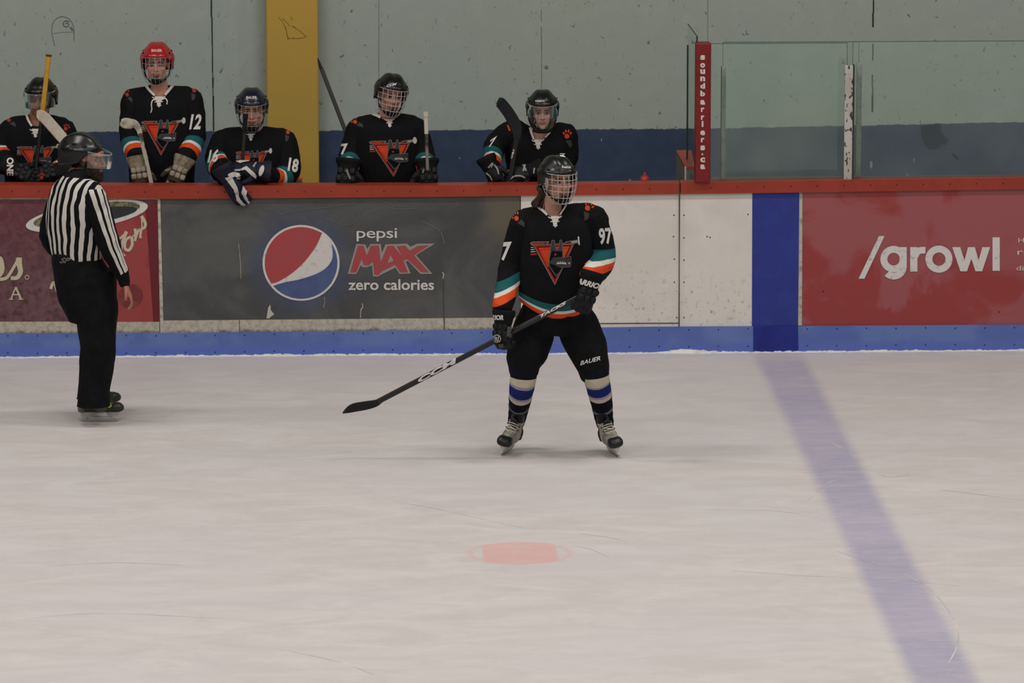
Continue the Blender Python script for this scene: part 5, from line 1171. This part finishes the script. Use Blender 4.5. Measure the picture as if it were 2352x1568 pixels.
obj('lower_shaft', limb([Wd(96.8, 266, Yb, -.265), Wd(80, 405, Yb, -.285)], [.014, .014], 10, 1), M_shaft, ys1, True)
stick('hockey_stick', 'white-taped stick blade sticking up between the leftmost player and the referee helmet', Wd(185, 430, Yb, -.33), Wd(152, 330, Yb, -.33), [(Wd(151, 328, Yb, -.33), .030), (Wd(141, 314, Yb, -.33), .037), (Wd(124, 294, Yb, -.33), .038), (Wd(104, 272, Yb, -.34), .038), (Wd(92, 264, Yb, -.35), .036), (Wd(84, 263, Yb, -.35), .022)],
      M_shaft, mat('blade_tape_white', 'bcb3a2', .85, .1, 'aba290', 10), .0125, .01)
# --- number 16, leaning over the rail
Yb = .44
B3, j3, h3, f3, pr3, hc3, A3 = wearer('player leaning on the rail in a navy helmet with crossed gloves', 580, Yb, (578, 254, -.10), 0, 6, 0, (584, 300, -.03),
    [(585, 296, .0, .085, .08), (585, 308, .0, .16, .11), (584, 326, 0, .225, .145), (583, 365, 0, .235, .16), (582, 410, 0, .215, .155), (582, 450, 0, .20, .15)], 0,
    [[(514, 325, 0), (500, 372, -.06), (522, 412, -.40)], [(652, 325, 0), (662, 390, -.08), (640, 408, -.20), (600, 396, -.34)]], (.155, .285), mat('helmet_navy', '0f1122', .28, .5, '15182b', 5, bs=.02), 'cage', None, 41, .98, slants=(.5, 0), srad=((.085, .085, .056), (.085, .085, .065, .05)))
hf = obj('jersey_hem', limb([Wd(654, 411, Yb, -.12), Wd(690, 411, Yb, -.12)], [.016, .014], 10, 1, .5), mat('jersey_orange', 'c8481f', .85, .12), j3, True)
obj('jersey_hem', limb([Wd(654, 419, Yb, -.12), Wd(690, 419, Yb, -.12)], [.018, .016], 10, 1, .5), mat('jersey_green', '1f5446', .85, .12), j3, True)
decal('collar', [[(620, 276), (612, 290), (607, 291), (616, 272)]], f3, MC['lace_white'], j3, .004, 3); laces(j3, f3, 576, 312, .62)
crest(j3, f3, aff(C0, (548, 354), C1, (612, 350), C2, (582, 412)))
digits(j3, f3, textg('16', (477, 374), (499, 372), (481, 344), bold=.03, shear=.1)); digits(j3, f3, textg('18', (660, 392), (683, 397), (664, 361), bold=.04, shear=.05)); paw(j3, f3, 663, 300, .85, .6)
decal('lettering', [tbox('BAUER', 566, 221, 590, 227, bold=.02)], obvh(h3), M_wt, h3, .002, 2)
M_nv = mat('glove_navy', '0f1220', .6, .25, '171b2c', 18); M_gw = mat('glove_white', 'b9b5b0', .5, .3)
ga = glove(B3, Wd(524, 408, 0, -.055), (.50, -.06, -.86), (-.30, -.93, .1), 1, 1.12, (4, 14, 16), M_nv, M_nv, M_nv, cufflen=.075, label='navy and white glove hanging over the rail', thumbdir=(-.15, .1, -1), hide_pads=True)
t3 = obvh(ga, cuffof(ga))
for P in ([(517, 408), (531, 404), (545, 430), (552, 456), (545, 460), (537, 435)], [(556, 424), (564, 422), (572, 432), (566, 436), (565, 448), (578, 470), (574, 473), (560, 455), (555, 440)], [(572, 431), (578, 438), (585, 454), (582, 458), (576, 445)], [(543, 458), (550, 456), (570, 476), (560, 474)], circ(538, 401, 15, 6, 16)): decal('white_panel', [P], t3, M_gw, ga, .012, 3, 'white panel')
gb = glove(B3, Wd(592, 391, Yb, -.40), (-1, -.05, .12), (.1, -.80, .6), 1, 1.10, (12, 35, 40), M_nv, M_nv, M_nv, cufflen=.075, label='navy and white glove folded over the other', hide_pads=True)
t3 = obvh(gb, cuffof(gb))
for P in ([(531, 362), (546, 369), (558, 366), (558, 356), (572, 364), (573, 371), (553, 375), (533, 368)], [(525, 380), (537, 390), (552, 389), (566, 382), (590, 402), (588, 411), (563, 390), (550, 394), (532, 392)], circ(601, 392, 5.5, 12, 16, .35)): decal('white_panel', [P], t3, M_gw, gb, .012, 3, 'white panel')
for g_, q_ in ((ga, ((543, 412), (560, 412), (543, 407))), (gb, ((583, 385), (590, 375), (580, 382)))): decal('lettering', [textg('EASTON', *q_, bold=.03)], obvh(g_, cuffof(g_)), M_gw, g_, .012, 2)
stick('hockey_stick', 'dark stick shaft held upright in front of the cage of the navy-helmeted player', Wd(564, 264, Yb, -.34), Wd(556, 386, Yb, -.34), None, M_shaft, M_shaft, .0105, .009, .12, mat('grip_black_tape', '1b1b1b', .9, .1))
# --- number 7, black helmet tilted
Yb = .48
B4, j4, h4, f4, pr4, hc4, A4 = wearer('player with tilted head in a black helmet, right of the yellow pillar', 890, Yb, (897, 221, -.03), 14, 4, 9, (890, 268, 0),
    [(886, 264, .02, .08, .075), (888, 277, .01, .155, .11), (889, 296, 0, .215, .145), (890, 340, 0, .235, .16), (891, 390, 0, .23, .16), (891, 450, 0, .21, .15)], 4,
    [[(824, 298, 0), (806, 358, -.05), (800, 396, -.24)], [(955, 296, 0), (974, 358, -.04), (980, 396, -.24)]], (.245, .245), M_hel, 'grid', [(852, 256), (864, 262), (874, 270), (884, 276), (904, 274), (920, 262), (915, 250), (860, 245)], 51, .98, tones=dict(skin='b07c69'), srad=((.082, .08, .058), (.08, .075, .055)))
collar(j4, pr4, [(847, 253), (855, 260), (866, 265), (874, 270)], 9, 6); laces(j4, f4, 895, 279, .72)
crest(j4, f4, aff(C0, (856, 331), C1, (940, 327), C2, (904, 403)))
digits(j4, f4, textg('97', (768, 357), (797, 355), (770, 331), bold=.04)); paw(j4, f4, 813, 277, .85, -.6)
decal('lettering', [textg('CCM', (888, 200), (910, 196), (889, 194), bold=.04, shear=.25)], obvh(h4), M_wt, h4, .002, 2)
g = glove(B4, Wd(799, 386, Yb, -.32), (-.12, -.3, -.9), (-.2, -.95, .2), 1, 1.34, (30, 55, 50), M_glk, M_glk, M_gcf, cufflen=.04); decal('stripe', [stroke([(796, 390), (800, 400), (804, 411)], 5, 4)], obvh(g), mat('glove_grey', '6d6f6a', .6, .2), g, .012, 3)
g = glove(B4, Wd(981, 385, Yb, -.32), (.05, -.3, -.9), (.2, -.95, .2), -1, 1.28, (30, 55, 50), M_glk, M_glk, M_gcf, cufflen=.04); decal('stripe', [stroke([(974, 389), (971, 398)], 3, 2)], obvh(g), MC['glove_grey'], g, .012, 3)
stick('hockey_stick', 'dark stick leaning against the edge of the yellow pillar', Wd(738, 157, Yb, .345), Wd(800, 318, Yb, .10), [(Wd(730, 134, Yb, .35), .003), (Wd(735, 150, Yb, .34), .011), (Wd(744, 172, Yb, .33), .0135)], mat('shaft_black_red', '1a1510', .5, .3, '3a1612', 3, .55, .6), M_bl, .0125, .010)
s5 = stick('hockey_stick', 'slim stick with white taped grip held upright beside the tilted-head player', Wd(978, 259, Yb, -.37), Wd(982, 390, Yb, -.37), None, mat('shaft_silver', '6f6c66', .4, .4, '2b2a28', 9), M_bl, .0100, .008, .14, mat('grip_white_tape', 'b5b0a4', .85, .1))
# --- rightmost on the bench, full clear visor
Yb = .50
B5, j5, h5, f5, pr5, hc5, A5 = wearer('player at right end of the bench leaning forward in a full clear face shield', 1235, Yb, (1246, 258, -.12), -2, 2, 0, (1240, 306, -.05),
    [(1238, 298, -.02, .085, .08), (1236, 308, 0, .15, .11), (1234, 322, 0, .205, .14), (1236, 355, 0, .225, .155), (1240, 400, 0, .215, .155), (1242, 450, 0, .20, .15)], 0,
    [[(1172, 306, 0), (1136, 338, -.08), (1132, 385, -.28)], [(1298, 312, 0), (1296, 370, -.02), (1238, 396, -.22)]], (.235, .9), M_hel, 'full', [(1216, 296), (1222, 308), (1228, 320), (1240, 323), (1252, 318), (1262, 305), (1270, 294), (1262, 285), (1222, 285)], 61, .97, tones=dict(skin='c08c7a', under='101218'), slants=(-.3, 0), srad=((.085, .076, .052), (.085, .08, .055)))
collar(j5, pr5, [(1217, 293), (1221, 306), (1226, 320)], 6, 4); collar(j5, pr5, [(1271, 288), (1264, 302), (1252, 316)], 5, 3); laces(j5, f5, 1236, 327, .85)
paw(j5, f5, 1302, 308, 1.05, .1, mat('paw_orange', 'b8401f', .7, .15), True); decal('shoulder_mark', [[(1164, 287), (1168, 288), (1173, 300), (1169, 301)]], f5, MC['paw_orange'], j5, .003, 3)
digits(j5, f5, textg('7', (1121, 340), (1136, 330), (1127, 322), bold=.03)); digits(j5, f5, textg('7', (1286, 362), (1298, 362), (1286, 352), bold=.03))
decal('lettering', [tbox('REEBOK', 1230, 230, 1252, 234.5, bold=.02)], obvh(h5), M_wt, h5, .002, 2)
M_g5 = M_glk
ga = glove(B5, Wd(1126, 384, Yb, -.31), (.35, -.2, -.75), (-.45, -.9, .2), 1, 1.05, (22, 45, 40), M_g5, M_g5, M_gcf, cufflen=.07, hide_pads=True)
for P in ([(1122, 385), (1131, 374), (1128, 386)], [(1134, 378), (1141, 388), (1145, 400)], [(1118, 397), (1126, 404), (1131, 414)]): decal('white_panel', [stroke(P, 3.4, 2.5)], obvh(ga, cuffof(ga)), mat('glove_pale_grey', '8a8a86', .5, .3), ga, .012, 3, 'pale piping')
gb = glove(B5, Wd(1216, 394, Yb, -.33), (-1, -.1, -.22), (0, -.85, .55), 1, 1.08, (12, 35, 35), M_g5, M_g5, M_gcf, cufflen=.08, hide_pads=True)
for P in ([(1161, 397), (1172, 391), (1181, 382), (1192, 376)], [(1164, 421), (1172, 412), (1182, 405), (1196, 404), (1206, 408)], [(1201, 377), (1205, 386), (1208, 393)], [(1207, 378), (1203, 388), (1202, 394)], [(1228, 386), (1226, 398)]): decal('white_panel', [stroke(P, 3.6, 3)], obvh(gb, cuffof(gb)), MC['glove_pale_grey'], gb, .012, 3, 'pale piping')
s6 = stick('hockey_stick', 'black stick with its rounded black blade raised beside the right-end bench player', Wd(1170, 420, Yb, -.36), Wd(1186, 318, Yb, -.36), [(Wd(1185, 330, Yb, -.36), .016), (Wd(1188, 308, Yb, -.36), .030), (Wd(1184, 288, Yb, -.36), .040), (Wd(1170, 262, Yb, -.37), .039), (Wd(1156, 243, Yb, -.38), .038), (Wd(1148, 234, Yb, -.39), .035), (Wd(1143, 231, Yb, -.39), .020)], M_shaft, M_bl, .0145, .011)
decal('lettering', [textg('ONE.7', (1176, 365), (1183, 343), (1172, 364), bold=.04)], obvh(*[c for c in s6.children]), M_wt, s6, .002, 3, 'white lettering on the shaft')
for o_ in COL.objects:
    if o_.parent is None and o_.get('category'):
        g_ = {'board': 'boards around the ice', 'rail': 'red cap rails along the boards', 'hockey stick': 'hockey sticks of the team', 'glass': 'glass panes above the boards'}.get(o_['category'])
        if o_.name.startswith('glass_post'): g_ = 'posts holding the glass'
        if o_.name.startswith('person') and 'referee' not in o_['label'][:20] and 'skater' not in o_['label'][:8]: g_ = 'players on the bench'
        if g_: o_['group'] = g_
